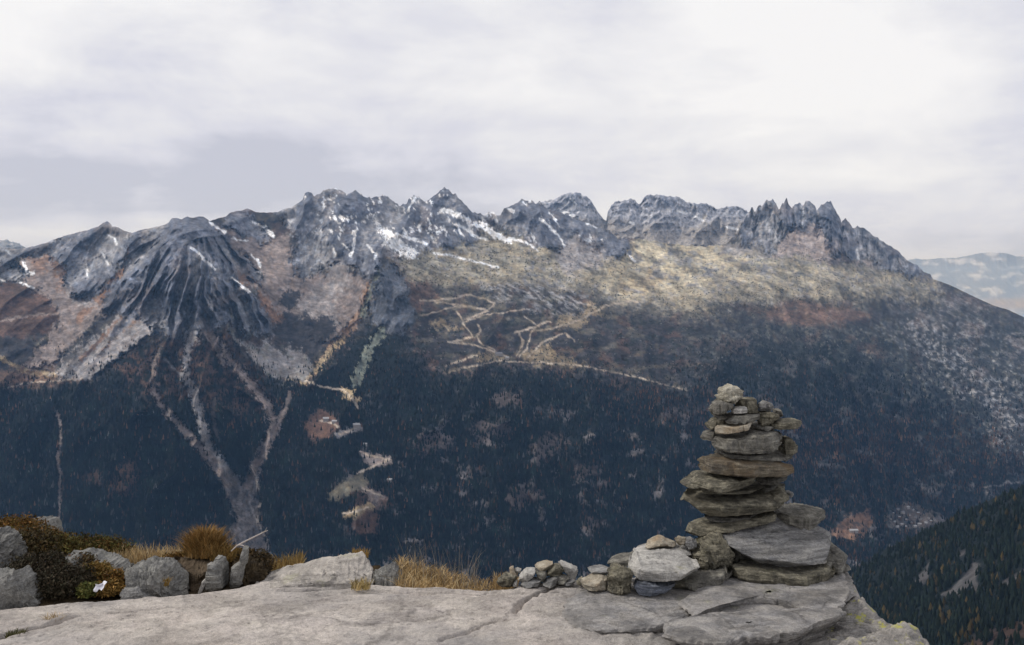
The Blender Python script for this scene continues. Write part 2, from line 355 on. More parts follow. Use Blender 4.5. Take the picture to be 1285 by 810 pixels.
put(inside([(545,402),(565,408),(580,412),(560,416),(546,410)]) + inside([(645,448),(662,436),(690,432),(700,446),(740,458),(690,460)]) + inside([(700,410),(712,392),(726,396),(744,384),(752,392),(722,412)]) + inside([(598,448),(626,446),(640,452),(600,460)]) , GOLD * .9, 0.55)
PISTES = [[(526.5,396.7),(549,391.6),(569,385.5),(585,385.5),(611.5,390.6)],[(541,378),(567,381.5),(593,385.5),(611,389.6)],[(611.5,389.6),(620.6,381.5),(609.5,376.4),(589,370),(569,374),(547,378),(526,377)],
 [(658,388.6),(634,391.6),(611.5,394.6),(589,401.7),(581,406.8),(589,415),(593,423),(565,429)],[(611,391),(593,397.7),(581,402.7),(574,392)],[(561,429),(589,432),(611.5,439),(625.7,444),(636,447)],[(599,423),(605.5,433),(621.6,440)],[(646,417),(662,413),(674,409),(690,404)],
 [(650,417),(656,429),(654,439),(648,447)],[(674,409),(666,419),(664,429),(660,439),(652,449)],[(760,384),(740,394.6),(719,404.8),(694.5,412.8),(674,415)],[(721,429),(708.6,418),(682,429),(670,439),(662,449)],
 [(559,469.5),(583,462),(601,458),(626,453),(662,455),(700,456),(740,461),(800,474),(862,490)],[(561,459),(587,450),(600,446)],[(760,384),(790,378),(830,382)],[(657,398),(668,404),(675,410)],[(600,408),(603,416),(597,424)],
 [(380,477),(406,486),(432,490)],[(432,490),(442,500),(449,512)],[(457,570),(474,574),(488,577.5),(468,586),(447,594)],[(455,613),(479,622)],[(462,637),(445,643),(429,645)],[(425,546),(437,542),(447,536)],[(402,528),(416,531),(426,536)],[(0,488),(40,480),(80,478),(110,474)]]
for k, p in enumerate(PISTES): put(along(p, (1.6, 2.2, 1.9)[k % 3], None, 'exact', .6), TRACK * (1.05 if k % 2 else 0.9), 0.85)
for k, p in enumerate(PISTES[:16]): put(along(p, 7, None, True, 3) * smooth(-.05, .3, n_a), GOLD * .55, .3)
piste = np.zeros(PX.shape, np.float32)
for p in PISTES: piste = np.maximum(piste, np.maximum(along(p, 5, soft=2), along([(q[0], q[1] + 4) for q in p], 6, soft=2)))
# right-hand slope: scrub, slabs and patches
rt = smooth(840, 930, PX) * smooth(372, 428, PY + 60 * n_b + 25 * n_a)
put(rt, HEATH * 0.75 + FOREST, 1.0); put(rt * smooth(0.0, 0.3, .5 * n_s + .6 * n_c), ROCKL * 0.5, 0.4); put(rt * smooth(0.02, 0.3, n_c) , PALEG * 0.7, 0.4)
put(rt * smooth(0.05, 0.35, n_b), HEATHRED * 0.7, 0.5)
put(inside([(952,392),(980,384),(1050,382),(1092,392),(1080,406),(1000,408),(960,404)], 5), HEATHRED * 1.2 + ORANGE * 0.2, 0.5)
put(inside([(1170,352),(1285,402),(1360,430),(1360,560),(1285,560),(1210,480),(1130,430),(1120,372)], 14) * smooth(-0.1, 0.25, .3 * n_s + .4 * n_b + .5 * n_c), ROCKL * 0.55, 0.5)
put(along([(1150,420),(1210,470),(1285,545)], 30, 50, False) * smooth(-0.1, 0.25, n_c), ROCKL * 0.8, 0.6)
# forest
FORESTS = [[(-70,486),(60,484),(112,478),(132,462),(165,440),(196,418),(215,428),(262,420),(285,410),(300,430),(325,462),(350,478),(385,480),(402,460),(425,436),(445,420),(470,404),(500,420),(520,440),(540,472),(600,464),(660,460),(720,468),(800,480),(862,496),(900,512),(960,520),(1040,520),(1140,545),(1200,570),(1285,596),(1360,600),(1360,830),(-70,830)]]
forest = inside(FORESTS[0], 11, False, 6.5)
loose = inside([(850,486),(880,455),(930,432),(990,422),(1060,440),(1120,470),(1190,515),(1300,580),(1300,620),(850,620)], 26, False, 13)
loose = np.clip(loose * (.85 + 1.3 * fbm((PX + PY) / 34, (PY - .6 * PX) / 14, 4, 92, .6)), 0, 1)
forest = np.maximum(forest, loose)
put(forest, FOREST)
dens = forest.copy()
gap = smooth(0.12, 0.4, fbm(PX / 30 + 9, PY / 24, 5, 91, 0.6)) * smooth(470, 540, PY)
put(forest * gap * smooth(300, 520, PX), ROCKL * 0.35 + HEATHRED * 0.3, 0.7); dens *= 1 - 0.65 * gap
spurheath = inside([(140,462),(196,420),(262,424),(285,412),(300,432),(325,462),(345,500),(320,520),(280,520),(240,500),(200,505),(160,490)], 8)
put(spurheath * smooth(-0.2, 0.15, n_a), HEATHRED * 0.75, 0.75); dens *= 1 - 0.55 * spurheath
for (x, y, rx, ry) in [(118,602,12,10),(157,606,11,22),(163,588,6,12),(405,535,22,16),(440,612,30,12),(470,630,26,14),(545,555,22,20),(620,540,30,14),(690,560,28,16),(600,590,14,8),(660,625,18,16),(735,590,18,14),(745,660,14,10),(640,500,24,12),(760,610,20,8),(930,430,10,10),(850,520,30,8)]:
    w = along([(x - rx * .5, y + ry * .2), (x + rx * .5, y - ry * .2)], ry * 1.5, ry * 1.2, False, 5)
    put(w, (HEATHRED * 0.55 + ROCKL * 0.16) if x > 500 else HEATHRED * 0.8, 0.6); dens *= 1 - 0.65 * w
put(along([(415,622),(440,606),(458,600)], 14, 8, False, 4), OLIVE * 0.8, 0.7)
for poly, c in (([(430,486),(444,490),(450,500),(448,512),(440,502),(430,496)], GOLD), ([(384,536),(392,520),(404,512),(418,522),(428,535),(415,546),(400,552),(388,548)], HEATHRED * 1.2), ([(418,545),(436,538),(452,532),(455,540),(436,546),(424,550)], SCREE), ([(452,566),(470,570),(490,575),(492,582),(470,586),(455,576)], SCREEW * 1.1), ([(415,622),(426,606),(446,598),(462,604),(458,614),(436,618),(425,632)], OLIVE * .9), ([(452,612),(476,616),(484,626),(468,632),(458,622)], SCREEW * .8), ([(430,648),(450,634),(466,632),(470,640),(450,650)], GOLD * .8), ([(440,655),(462,640),(478,648),(470,668),(448,672)], HEATHRED)):
    m = inside(poly, 1.5, True, 1.2); put(m, c, .85); dens *= 1 - .92 * np.maximum(m, inside([(q[0], q[1] + 5) for q in poly], 1.5, True, 1))
for p in PISTES[17:24]: put(along(p, 2.4, None, 'exact', .6), TRACK * 1.05, .9)
# couloirs through the forest
COUL = [([(264,372),(257,402),(249,420),(236,435),(233,452),(234,472),(242,489),(249,514),(258,548),(263,565),(276,582),(297,609),(304,630)],4,13,SCREE*1.0),
 ([(200,435),(192,460),(192,489),(205,512),(229,537),(251,562),(272,587),(286,609),(296,632)],4,9,SCREEW*.85),
 ([(254,414),(274,427),(289,452),(309,474),(329,499),(338,514),(345,534),(333,562),(319,591),(309,613),(311,645)],5,12,SCREEW*1.0),
 ([(364,494),(353,523),(344,545)],5,6,SCREEW*.75),([(270,500),(266,520),(272,545)],3,4,SCREEW*.4),
 ([(72,516),(77,548),(72,573),(76,595),(75,630),(73,668),(70,700)],2.6,3.2,SCREEW*.8),([(235,475),(215,460),(208,450)],2,3,SCREE*.7),
 ([(257,402),(250,412),(238,430)],10,8,SCREE*.8),([(259,402),(262,420),(275,440),(280,455)],8,5,SCREEW*.8),([(290,412),(298,398),(290,388)],3,4,SCREE),
 ([(270,350),(268,375),(264,395)],3,5,SCREE*.8),([(240,372),(235,400),(225,420)],3,5,SCREE*.7),([(480,415),(462,440),(447,478)],8,10,PALEG),([(477,340),(466,362),(455,395)],3,6,PALEG*.9)]
nog = np.zeros(PX.shape, np.float32)
for pts, a, b, c in COUL:
    m = along(pts, a * 1.25, b * 1.3, 'exact', 1.0); put(m * (0.8 + 0.2 * smooth(-0.3, 0.3, n_c)), c, 0.97); nog = np.maximum(nog, np.maximum(along(pts, a * 1.3 + 2, b * 1.3 + 2, 'exact', 1.5), along([(q[0], q[1] + 5) for q in pts], a * 1.3 + 2, b * 1.3 + 2, 'exact', 1.5)))
fanm = inside([(286,602),(306,612),(322,602),(320,623),(326,659),(340,700),(352,790),(278,790),(294,645)], 4)
put(fanm, SCREE * 0.42 + SCREEW * .25); put(fanm * smooth(.05, .3, n_c), FOREST * 2, .6); nog = np.maximum(nog, fanm * 0.93)
put(along([(322,600),(313,630),(322,652),(333,673),(339,700)], 2.2), SCREE * 1.1, 0.8)
dens *= 1 - np.clip(nog, 0, 1); dens *= 1 - piste; dens *= smooth(395, 430, PY)
dens = np.maximum(dens, .34 * rt * smooth(385, 440, PY) * smooth(-.2, .2, n_b + n_a)); dens = np.maximum(dens, .10 * mid * smooth(395, 440, PY) * (1 - piste) * smooth(0, .25, n_a))
strk = fbm((PX + PY) / 7, (PY - PX) / 60, 4, 93, .6); strk2 = fbm((PX - PY) / 7, (PY + PX) / 60, 4, 94, .6)
f1 = inside([(206,366),(204,402),(193,417),(160,440),(131,461),(112,477),(92,478),(100,462),(122,447),(140,428),(168,408),(188,388)], 1.5, True, .8)
put(f1, SCREE * .92, .95); put(f1 * smooth(.05, .3, strk), SCREEW * .75, .5)
f2 = inside([(281,388),(300,402),(294,421),(326,442),(333,428),(350,441),(361,450),(360,438),(386,450),(394,464),(381,478),(359,475),(337,472),(322,456),(296,428),(288,415)], 1.5, True, .8)
put(f2, SCREE * .85, .9); put(f2 * smooth(.0, .3, strk2), PALEG * .8, .5)
# rock faces, with pale couloirs between dark ribs
rm = np.clip(rib_g * 0.75 + rib * 0.35 + crag * 0.28 + fine_rib * 0.26 + 0.30 * n_c, 0, 1.6)
rcol = ROCKD[None, None] * (1 - smooth(0.22, 0.78, 1 - rm)[..., None]) + ROCKL[None, None] * 0.75 * smooth(0.22, 0.78, 1 - rm)[..., None]
warm = smooth(0.05, 0.4, n_b)[..., None]
rcol = rcol * (1 - 0.5 * warm) + SCREEW * 0.62 * 0.5 * warm
col_ = fbm(PX / 4.5, PY / 15, 4, 97, .6) / .22 * smooth(900, 940, PX) * smooth(1180, 1150, PX)
rcol = rcol * np.exp(np.clip(.2 * col_, -.8, .8))[..., None]
tow = np.zeros(PX.shape, np.float32)
for gxp, y0_, y1_ in ((978, 262, 296), (994, 262, 290), (1006, 258, 288), (1025, 264, 296), (1056, 279, 312), (947, 266, 300)): tow = np.maximum(tow, along([(gxp, y0_ - 3), (gxp + 1, (y0_ + y1_) / 2), (gxp - 1, y1_)], 1.6, 4.5, True, 1.2))
rcol = rcol * (1 - .75 * tow[..., None]) + (SCREE * .85)[None, None] * .75 * tow[..., None]
m3 = np.clip(rock, 0, 1)[..., None] * (1 - 0.8 * np.clip(nog, 0, 1) * (1 - forest))[..., None]
K = K * (1 - m3) + rcol * m3
m7 = inside(ROCKS[7], 3)[..., None]; K = K * (1 - 0.8 * m7) + (ROCKD * 0.6 + FOREST)[None, None] * 0.8 * m7
# snow: gullies high on the peaks and the drifts that show singly
high = smooth(330, 285, PY) * smooth(340, 400, PX) * smooth(800, 740, PX)
sn = smooth(0.14, 0.24, 0.8 * fbm(PX / 7 - PY / 12, PY / 16 + PX / 24, 4, 95, 0.6) + 0.5 * n_b - 0.45 * (fine_rib - .4) - 0.10 - .05 * smooth(600, 700, PX)) * high
put(sn * (0.25 + 0.75 * rock), SNOW, 0.85)
SNOWS = [([(467,271),(476,284),(488,298),(500,312),(516,318)],2,15),([(484,290),(500,303),(520,318)],6,7),([(497,293),(515,300),(534,306)],3,4),([(556,263),(572,270),(588,277)],6,7),([(572,281),(584,288),(596,296),(610,302)],4,3),([(596,280),(612,290),(622,301)],3,2),([(604,280),(622,295),(640,302)],4,7),([(640,300),(660,304),(675,314)],3,2),
 ([(264,280),(275,287),(283,292)],2.5,4),([(318,280),(333,285),(342,297)],2,4),([(292,298),(298,302),(310,302)],3,1.5),([(240,311),(250,319),(258,327),(270,338)],3,3),([(315,320),(322,327),(326,334)],2,4),([(290,348),(305,361),(312,366)],2,4),([(135,295),(143,298),(146,307)],2,3),([(128,318),(132,325),(136,332)],2,2.5),([(108,333),(110,346)],2,2),([(28,330),(34,341),(41,343)],3,5),([(8,315),(12,318)],3,3),([(-20,340),(-5,348),(5,353)],4,3),([(25,356),(32,358),(42,362)],2,3),
 ([(446,290),(444,306),(441,320)],2,4),([(430,306),(437,314)],3,2),([(418,312),(420,322)],3,3),([(472,318),(471,325)],3,3),([(460,308),(468,316)],2,3),([(703,264),(710,267),(718,271)],3,4),([(736,281),(750,286)],3,2),([(678,276),(690,284),(698,294)],3,3),([(700,295),(708,308)],2,2.5),([(1008,262),(1007,285)],2,1.5),([(1075,314),(1077,326)],2,3),([(545,318),(580,324),(610,332),(625,336)],2.5,2),([(520,250),(512,264)],2,3),([(788,319),(796,328)],2,2)]
for pts, a, b in SNOWS: put(along(pts, a, b, 'exact', 0.8), SNOW, 0.92)
# valley floor at the right: brown meadow and village clearing
put(inside([(1040,672),(1060,650),(1090,640),(1094,655),(1085,670),(1060,678)], 2, True), C(.20,.12,.08), 0.9)
put(inside([(1112,650),(1125,634),(1150,634),(1172,645),(1180,658),(1150,664),(1120,662)], 2, True), C(.12,.10,.09), 0.85)
dens *= 1 - inside([(1036,676),(1058,646),(1092,636),(1098,655),(1085,674),(1060,682)], 2) ; dens *= 1 - 0.85 * inside([(1108,652),(1125,630),(1150,630),(1176,643),(1184,660),(1150,668),(1118,664)], 2)
put(along([(1235,612),(1285,603),(1360,588)], 2.2), SCREE, 0.6); dens *= 1 - along([(1235,612),(1285,603),(1360,588)], 5)

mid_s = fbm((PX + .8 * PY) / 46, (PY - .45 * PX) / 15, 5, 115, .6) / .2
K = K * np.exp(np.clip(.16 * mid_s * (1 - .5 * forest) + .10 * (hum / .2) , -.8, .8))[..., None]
pale_band = smooth(.5, 1.6, mid_s) * (rt + meadow * .7 + .5 * mid)  # paler noise bands over the open slopes
put(pale_band * smooth(-.3, .2, n_c), SCREE * .7 + STRAW * .1, .2)
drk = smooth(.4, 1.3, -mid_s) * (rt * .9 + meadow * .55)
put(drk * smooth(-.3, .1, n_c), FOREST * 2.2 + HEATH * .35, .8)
# broken fine texture everywhere: boulders, tufts, ledges
spk = fbm(PX / 3.2, PY / 3.6, 3, 111, 0.8) / 0.25
spl = fbm(PX / 9, PY / 8, 4, 112, 0.7) / 0.22
K = K * np.exp(np.clip((0.11 + 0.02 * meadow) * spk + (0.17 - .06 * meadow) * spl, -1.0, 0.9))[..., None]
hue = fbm(PX / 7 + 40, PY / 6, 3, 113)[..., None]
K = K * (1 + hue * C(.14, .02, -.12))
# --- depth relief
amp = 70 + 80 * rock - 25 * meadow + 10 * forest
sm = np.clip(f1 + f2 + inside([(30,318),(60,325),(80,345),(88,368),(105,378),(130,375),(150,350),(163,310),(172,310),(165,335),(150,365),(130,395),(105,420),(85,440),(60,455),(20,468),(35,455),(55,430),(70,410),(72,395),(55,370),(28,350)], 5) + inside([(300,300),(345,300),(362,300),(378,345),(405,345),(428,328),(445,350),(462,360),(455,390),(420,432),(395,425),(380,395),(345,395),(320,350)], 6), 0, 1) * (1 - rock)
rel = -amp * (1 - .7 * sm) * (rib_g - 0.45) * 2.0 - (11 + 38 * rock) * (1 - .6 * sm) * (crag - 0.4) * 1.3 * (1 - 0.5 * forest) - (34 + 6 * meadow - 14 * forest) * (1 - .6 * sm) * hum - 130 * big * smooth(0, 0.15, t)[:, None]
rel -= (4 + 24 * rock) * (fine_rib - .4) * (1 - .6 * forest)
rel -= 9 * rock * col_
rel += 22 * np.clip(nog, 0, 1) + 70 * tow
YD = (BASE + rel * smooth(0.0, 0.03, t)[:, None]).astype(np.float32)
VX = (PX - CX) / FPX * YD; VZ = EYE + (HY - PY) / FPX * YD
V = np.stack([VX, YD, VZ], -1)
# rows behind the crest and the run-out to the valley floor
back = []
for dd, dz in ((140, -60), (600, -420), (1500, -1150)):
    r = V[0].copy(); s = (r[:, 1] + dd) / r[:, 1]; r[:, 0] *= s; r[:, 1] += dd; r[:, 2] = np.maximum(r[:, 2] + dz, -1150); back.append(r)
low = []
for dd, dz in ((-150, -60), (-500, -95)):
    r = V[-1].copy(); r[:, 1] += dd; r[:, 2] += dz; low.append(r)
VV = np.concatenate([np.stack(back[::-1]), V, np.stack(low)]); KK = np.concatenate([np.repeat(K[:1], 3, 0), K, np.repeat(K[-1:], 2, 0)])
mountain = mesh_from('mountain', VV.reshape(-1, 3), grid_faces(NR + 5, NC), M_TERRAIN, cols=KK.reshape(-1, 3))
tag(mountain, 'long rocky mountain ridge with scree gullies above a dark forest', None, None, 'structure')

def surf(px, py):
    """point on the mountainside seen at a photo pixel"""
    px = np.asarray(px, float); py = np.asarray(py, float)
    fc = np.clip((px - cols[0]) / (cols[1] - cols[0]), 0, NC - 1.001); c = fc.astype(int); a = fc - c
    s = skyl[c] * (1 - a) + skyl[c + 1] * a
    fr = np.clip((py - s) / (BOT - s), 0, 1) * (NR - 1.001); r = fr.astype(int); b = fr - r
    g = lambda A: (A[r, c].T * (1 - a) + A[r, c + 1].T * a) * (1 - b) + (A[r + 1, c].T * (1 - a) + A[r + 1, c + 1].T * a) * b
    return g(V).T, g(dens)

# ------------------------------------------------------------------ forests
def conifers(name, pts, heights, widths, tints, tiers=1, sides=5):
    """one mesh of many conifers; real cones standing on the slope"""
    n = len(pts); prof = [(0.0, 1.0), (1.0, 0.0)] if tiers == 1 else [(0.0, .75), (.38, 1.0 * .62), (.36, .95), (1.0, 0.0)]
    vs, fs = [], []
    an = np.linspace(0, 2 * np.pi, sides, endpoint=False)[None, :] + rng.uniform(0, 6.28, (n, 1))
    vid = 0
    rings = []
    for (h, r) in prof:
        if r == 0:
            v = np.stack([pts[:, 0], pts[:, 1], pts[:, 2] + heights * h], -1)[:, None, :]; rings.append(vid + np.arange(n)[:, None]); vid += n
        else:
            jit = rng.uniform(.75, 1.25, (n, sides))
            v = np.stack([pts[:, :1] + np.cos(an) * widths[:, None] * r * jit, pts[:, 1:2] + np.sin(an) * widths[:, None] * r * jit, pts[:, 2:3] + (heights * h)[:, None] + rng.uniform(-.04, .04, (n, sides)) * heights[:, None]], -1)
            rings.append(vid + np.arange(n * sides).reshape(n, sides)); vid += n * sides
        vs.append(v.reshape(-1, 3))
    for a, b in zip(rings[:-1], rings[1:]):
        for k in range(sides):
            k2 = (k + 1) % sides
            if b.shape[1] == 1: fs.append(np.stack([a[:, k], a[:, k2], b[:, 0]], 1))
            else:
                fs.append(np.stack([a[:, k], a[:, k2], b[:, k2]], 1)); fs.append(np.stack([a[:, k], b[:, k2], b[:, k]], 1))
    cc = np.concatenate([np.repeat(tints, r.shape[1], 0) for r in rings])
    return mesh_from(name, np.concatenate(vs), np.concatenate(fs), M_TREES, cols=cc, flat=True)
nt = 165000
tx = rng.uniform(-65, 1355, nt); ty = 400 + 384 * rng.uniform(0, 1, nt)**0.9
pt, dn = surf(tx, ty)
clump = 0.55 + 0.9 * fbm(tx / 9, ty / 9, 3, 101)
keep = (rng.uniform(0, 1, nt) < np.clip(dn * clump * 1.25, 0, 1)) & (dn > 0.1)
keep2 = (rng.uniform(0, 1, nt) < 0.035) & (dn < 0.4) & (ty > 425) & (dn >= 0.0) & (np.abs(tx - 320) > 60)
sel = keep | keep2
tx, ty, pt = tx[sel], ty[sel], pt[sel]; nt = len(tx)
hh = rng.uniform(10, 24, nt) * np.interp(ty, [390, 440, 500], [.35, .6, 1]); ww = hh * rng.uniform(.16, .24, nt)
larchp = 0.05 + 0.5 * smooth(60, 0, np.abs(ty - np.interp(tx, [700,760,860,900,1000],[470,478,500,520,560]))) * smooth(700, 780, tx) + 0.25 * smooth(880, 1000, tx) * smooth(480, 560, ty) + 0.15 * smooth(0.1, 0.4, fbm(tx / 40, ty / 30, 3, 103))
is_l = rng.uniform(0, 1, nt) < larchp * 0.85
br = (rng.uniform(.5, 1.7, nt) * np.exp(2.1 * fbm(tx / 22, ty / 15, 4, 104, .6)))[:, None]
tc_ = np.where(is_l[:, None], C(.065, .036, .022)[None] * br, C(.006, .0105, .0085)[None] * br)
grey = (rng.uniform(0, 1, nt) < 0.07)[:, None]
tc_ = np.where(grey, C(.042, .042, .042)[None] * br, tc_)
# dwarf shrubs and boulders dotted over the open ground
ns_ = 26000
bx_ = rng.uniform(480, 1355, ns_); by_ = rng.uniform(300, 480, ns_)
fc_ = np.clip(((bx_ - cols[0]) / (cols[1] - cols[0])).astype(int), 0, NC - 1); fr_ = np.clip((by_ - skyl[fc_]) / (BOT - skyl[fc_]), 0, 1)
fr_i = np.clip((fr_ * (NR - 1)).astype(int), 0, NR - 1)
open_ = np.clip(meadow + .8 * rt + .7 * mid, 0, 1)[fr_i, fc_] * (1 - piste[fr_i, fc_]) * (1 - .85 * sunny[fr_i, fc_] * 0.6) * (1 - dens[fr_i, fc_])
ok_ = (fr_ > .02) & (rng.uniform(0, 1, ns_) < open_ * (.35 + 1.6 * fbm(bx_ / 16, by_ / 8, 3, 121)))
bp_, _ = surf(bx_[ok_], by_[ok_]); nb_ = len(bp_)
bc_ = np.where((rng.uniform(0, 1, nb_) < .72)[:, None], C(.022, .026, .016)[None], C(.11, .108, .105)[None]) * rng.uniform(.6, 1.5, (nb_, 1))
pt = np.concatenate([pt, bp_]); hh = np.concatenate([hh, rng.uniform(3, 7.5, nb_)]); ww = np.concatenate([ww, rng.uniform(3, 7, nb_)]); tc_ = np.concatenate([tc_, bc_])
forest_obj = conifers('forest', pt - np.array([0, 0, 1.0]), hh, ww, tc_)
tag(forest_obj, 'dark conifer forest covering the far mountainside', None, None, 'stuff')

# ------------------------------------------------------------------ peaks behind and distant range
def sheet(name, sky_pts, base_y, y0, y1, nc, nr, colour_fn, label, relief, drop=600):
    x0, x1 = sky_pts[0][0], sky_pts[-1][0]
    c = np.linspace(x0, x1, nc); s = np.interp(c, [p[0] for p in sky_pts], [p[1] for p in sky_pts]); jt = (1.0 if y0 < 20000 else .35) * (0 + 1.1 * fbm(c / 6, c * 0 + 1.7, 4, 7, .65) - 2.4 * (ridged(c / 8, c * 0 + 2.1, 3, 8, .6) - .45))
    tt = np.linspace(0, 1, nr); px = np.repeat(c[None], nr, 0); py = s[None] + tt[:, None] * np.maximum(base_y - s[None], 4) + jt[None] * (1 - tt[:, None])**6
    yb = y1 + (y0 - y1) * tt[:, None] + 0 * px
    xw = (px - CX) / FPX * yb; zw = (HY - py) / FPX * yb
    r = .6 * ridged((xw - .5 * zw) / (0.04 * y0), zw / (0.05 * y0), 4, 201, .5) + .4 * ridged((xw - .4 * zw) / (0.012 * y0), zw / (0.016 * y0), 4, 206, .55); h = fbm(xw / (.02 * y0), zw / (.02 * y0), 5, 202, .55)
    yy = yb - relief * ((r - .45) * 2 + .5 * h) * smooth(0, .05, tt)[:, None]
    v = np.stack([(px - CX) / FPX * yy, yy, EYE + (HY - py) / FPX * yy], -1)
    k = colour_fn(px, py, r, h)
    bk = v[0].copy(); bk[:, 1] += 900; bk[:, 2] -= drop
    o = mesh_from(name, np.concatenate([bk[None], v]).reshape(-1, 3), grid_faces(nr + 1, nc), M_TERRAIN, cols=np.concatenate([k[:1], k]).reshape(-1, 3))
    return tag(o, label, None, None, 'structure')
def peak_col(px, py, r, h):
    k = ROCKD * 1.55 + (ROCKL * .85 - ROCKD) * smooth(.25, .85, 1 - r - .4 * h)[..., None]  # rock paled so that haze is put into its colour
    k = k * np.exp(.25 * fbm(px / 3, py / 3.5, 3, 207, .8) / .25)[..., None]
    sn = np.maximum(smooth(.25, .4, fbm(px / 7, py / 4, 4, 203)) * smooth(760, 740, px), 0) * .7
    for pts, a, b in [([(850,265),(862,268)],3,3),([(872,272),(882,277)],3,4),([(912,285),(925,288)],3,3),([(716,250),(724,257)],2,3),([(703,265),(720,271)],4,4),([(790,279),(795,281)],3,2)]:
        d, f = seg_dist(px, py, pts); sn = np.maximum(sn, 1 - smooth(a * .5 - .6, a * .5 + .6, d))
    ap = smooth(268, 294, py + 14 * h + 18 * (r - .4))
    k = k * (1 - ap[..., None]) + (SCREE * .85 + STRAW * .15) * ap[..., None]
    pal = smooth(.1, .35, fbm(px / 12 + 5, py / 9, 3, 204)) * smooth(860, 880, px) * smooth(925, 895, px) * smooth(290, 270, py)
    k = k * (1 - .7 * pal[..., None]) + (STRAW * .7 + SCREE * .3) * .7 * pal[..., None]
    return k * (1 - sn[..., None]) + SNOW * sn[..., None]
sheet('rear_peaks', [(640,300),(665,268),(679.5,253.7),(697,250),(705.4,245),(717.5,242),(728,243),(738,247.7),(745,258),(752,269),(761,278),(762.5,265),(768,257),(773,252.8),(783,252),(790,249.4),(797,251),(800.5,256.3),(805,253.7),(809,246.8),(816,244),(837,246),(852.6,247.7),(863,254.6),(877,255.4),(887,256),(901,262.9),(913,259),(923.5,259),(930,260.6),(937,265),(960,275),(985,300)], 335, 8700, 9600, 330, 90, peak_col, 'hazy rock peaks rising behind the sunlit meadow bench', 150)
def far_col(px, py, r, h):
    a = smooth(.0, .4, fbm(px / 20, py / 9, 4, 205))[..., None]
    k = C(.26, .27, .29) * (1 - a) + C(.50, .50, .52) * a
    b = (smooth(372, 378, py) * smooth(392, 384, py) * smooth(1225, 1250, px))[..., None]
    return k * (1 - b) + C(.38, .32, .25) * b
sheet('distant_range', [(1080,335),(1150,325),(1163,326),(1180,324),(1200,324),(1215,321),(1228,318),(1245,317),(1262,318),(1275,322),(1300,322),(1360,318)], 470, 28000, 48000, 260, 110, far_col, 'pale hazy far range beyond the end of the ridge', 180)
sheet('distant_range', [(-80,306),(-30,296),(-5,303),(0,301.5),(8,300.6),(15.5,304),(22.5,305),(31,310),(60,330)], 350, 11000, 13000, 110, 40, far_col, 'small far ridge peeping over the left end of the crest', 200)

# ------------------------------------------------------------------ near hillside below the viewer, with a wooded shoulder on the right
def near_v(px):
    """visible outline of the shoulder"""
    return np.interp(px, [900, 1040, 1062, 1110, 1150, 1200, 1250, 1285, 1360], [830, 735, 722, 690, 672, 647, 624, 611, 575])
nc2, nr2 = 420, 260
c2 = np.linspace(-700, 2000, 180); c2 = np.unique(np.concatenate([c2, np.linspace(900, 1360, 300)])); nc2 = len(c2)
row = np.concatenate([np.linspace(0, 1, 150)])
out = np.where(c2 < 900, 830 + (900 - c2) * .02, near_v(c2)); out = np.where(c2 > 1360, 575 - (c2 - 1360) * .4, out)
out = out + 1.5 * fbm(c2 / 25, c2 * 0, 4, 301)
rows = []; kinds = []
# crest run: from the lower frame edge up to the outline
pxn = np.repeat(c2[None], 150, 0); pyn = 900 + (out[None] - 900) * row[:, None]
ycrest = np.interp(c2, [-700, 900, 1060, 1150, 1285, 1360, 2000], [2900, 2900, 2700, 2350, 2050, 1950, 1600])
ylow = np.interp(c2, [-700, 900, 1060, 1285, 2000], [1500, 1300, 1150, 950, 700])
yn = ylow[None] + (ycrest - ylow)[None] * row[:, None]**1.1
xw = (pxn - CX) / FPX * yn
yn = yn - 45 * fbm(xw / 160, yn / 190, 5, 302, .55) * smooth(1, .93, row)[:, None]
vn = np.stack([(pxn - CX) / FPX * yn, yn, EYE + (HY - pyn) / FPX * yn], -1)
nA = fbm(pxn / 18, pyn / 14, 4, 303)
kn = FOREST[None, None] * 1.6 + 0 * vn
def nput(m, c, s=1.):
    global kn
    m = np.clip(m * s, 0, 1)[..., None]; kn = kn * (1 - m) + c * m
wxn = pxn + 4 * fbm(pxn / 15, pyn / 15, 4, 304); wyn = pyn + 4 * fbm(pxn / 15, pyn / 15, 4, 305)
dn2 = np.ones(pxn.shape)
for poly in ([(1178,748),(1200,733),(1210,722),(1222,706),(1230,708),(1226,730),(1232,742),(1215,742),(1195,750)], [(1145,735),(1152,724),(1162,712),(1166,706),(1164,722),(1158,736),(1150,734)], [(1250,735),(1265,726),(1285,715),(1285,722),(1262,738)],[(1200,698),(1210,690),(1216,688),(1208,698)]):
    m = smooth(-1.2, 1.2, poly_sd(wxn, wyn, poly)); nput(m * (.65 + .35 * smooth(-.2, .2, nA)), SCREE * .34); dn2 *= 1 - .9 * smooth(-3, 0, poly_sd(wxn, wyn, poly))
m = smooth(-6, 6, poly_sd(wxn, wyn, [(1200,815),(1230,795),(1290,775),(1400,770),(1400,900),(1180,900)])); nput(m, HEATHRED * .5, .8); dn2 *= 1 - .7 * m
m = smooth(.1, .4, nA); nput(m, HEATH * .6, .6)
nearrows = []
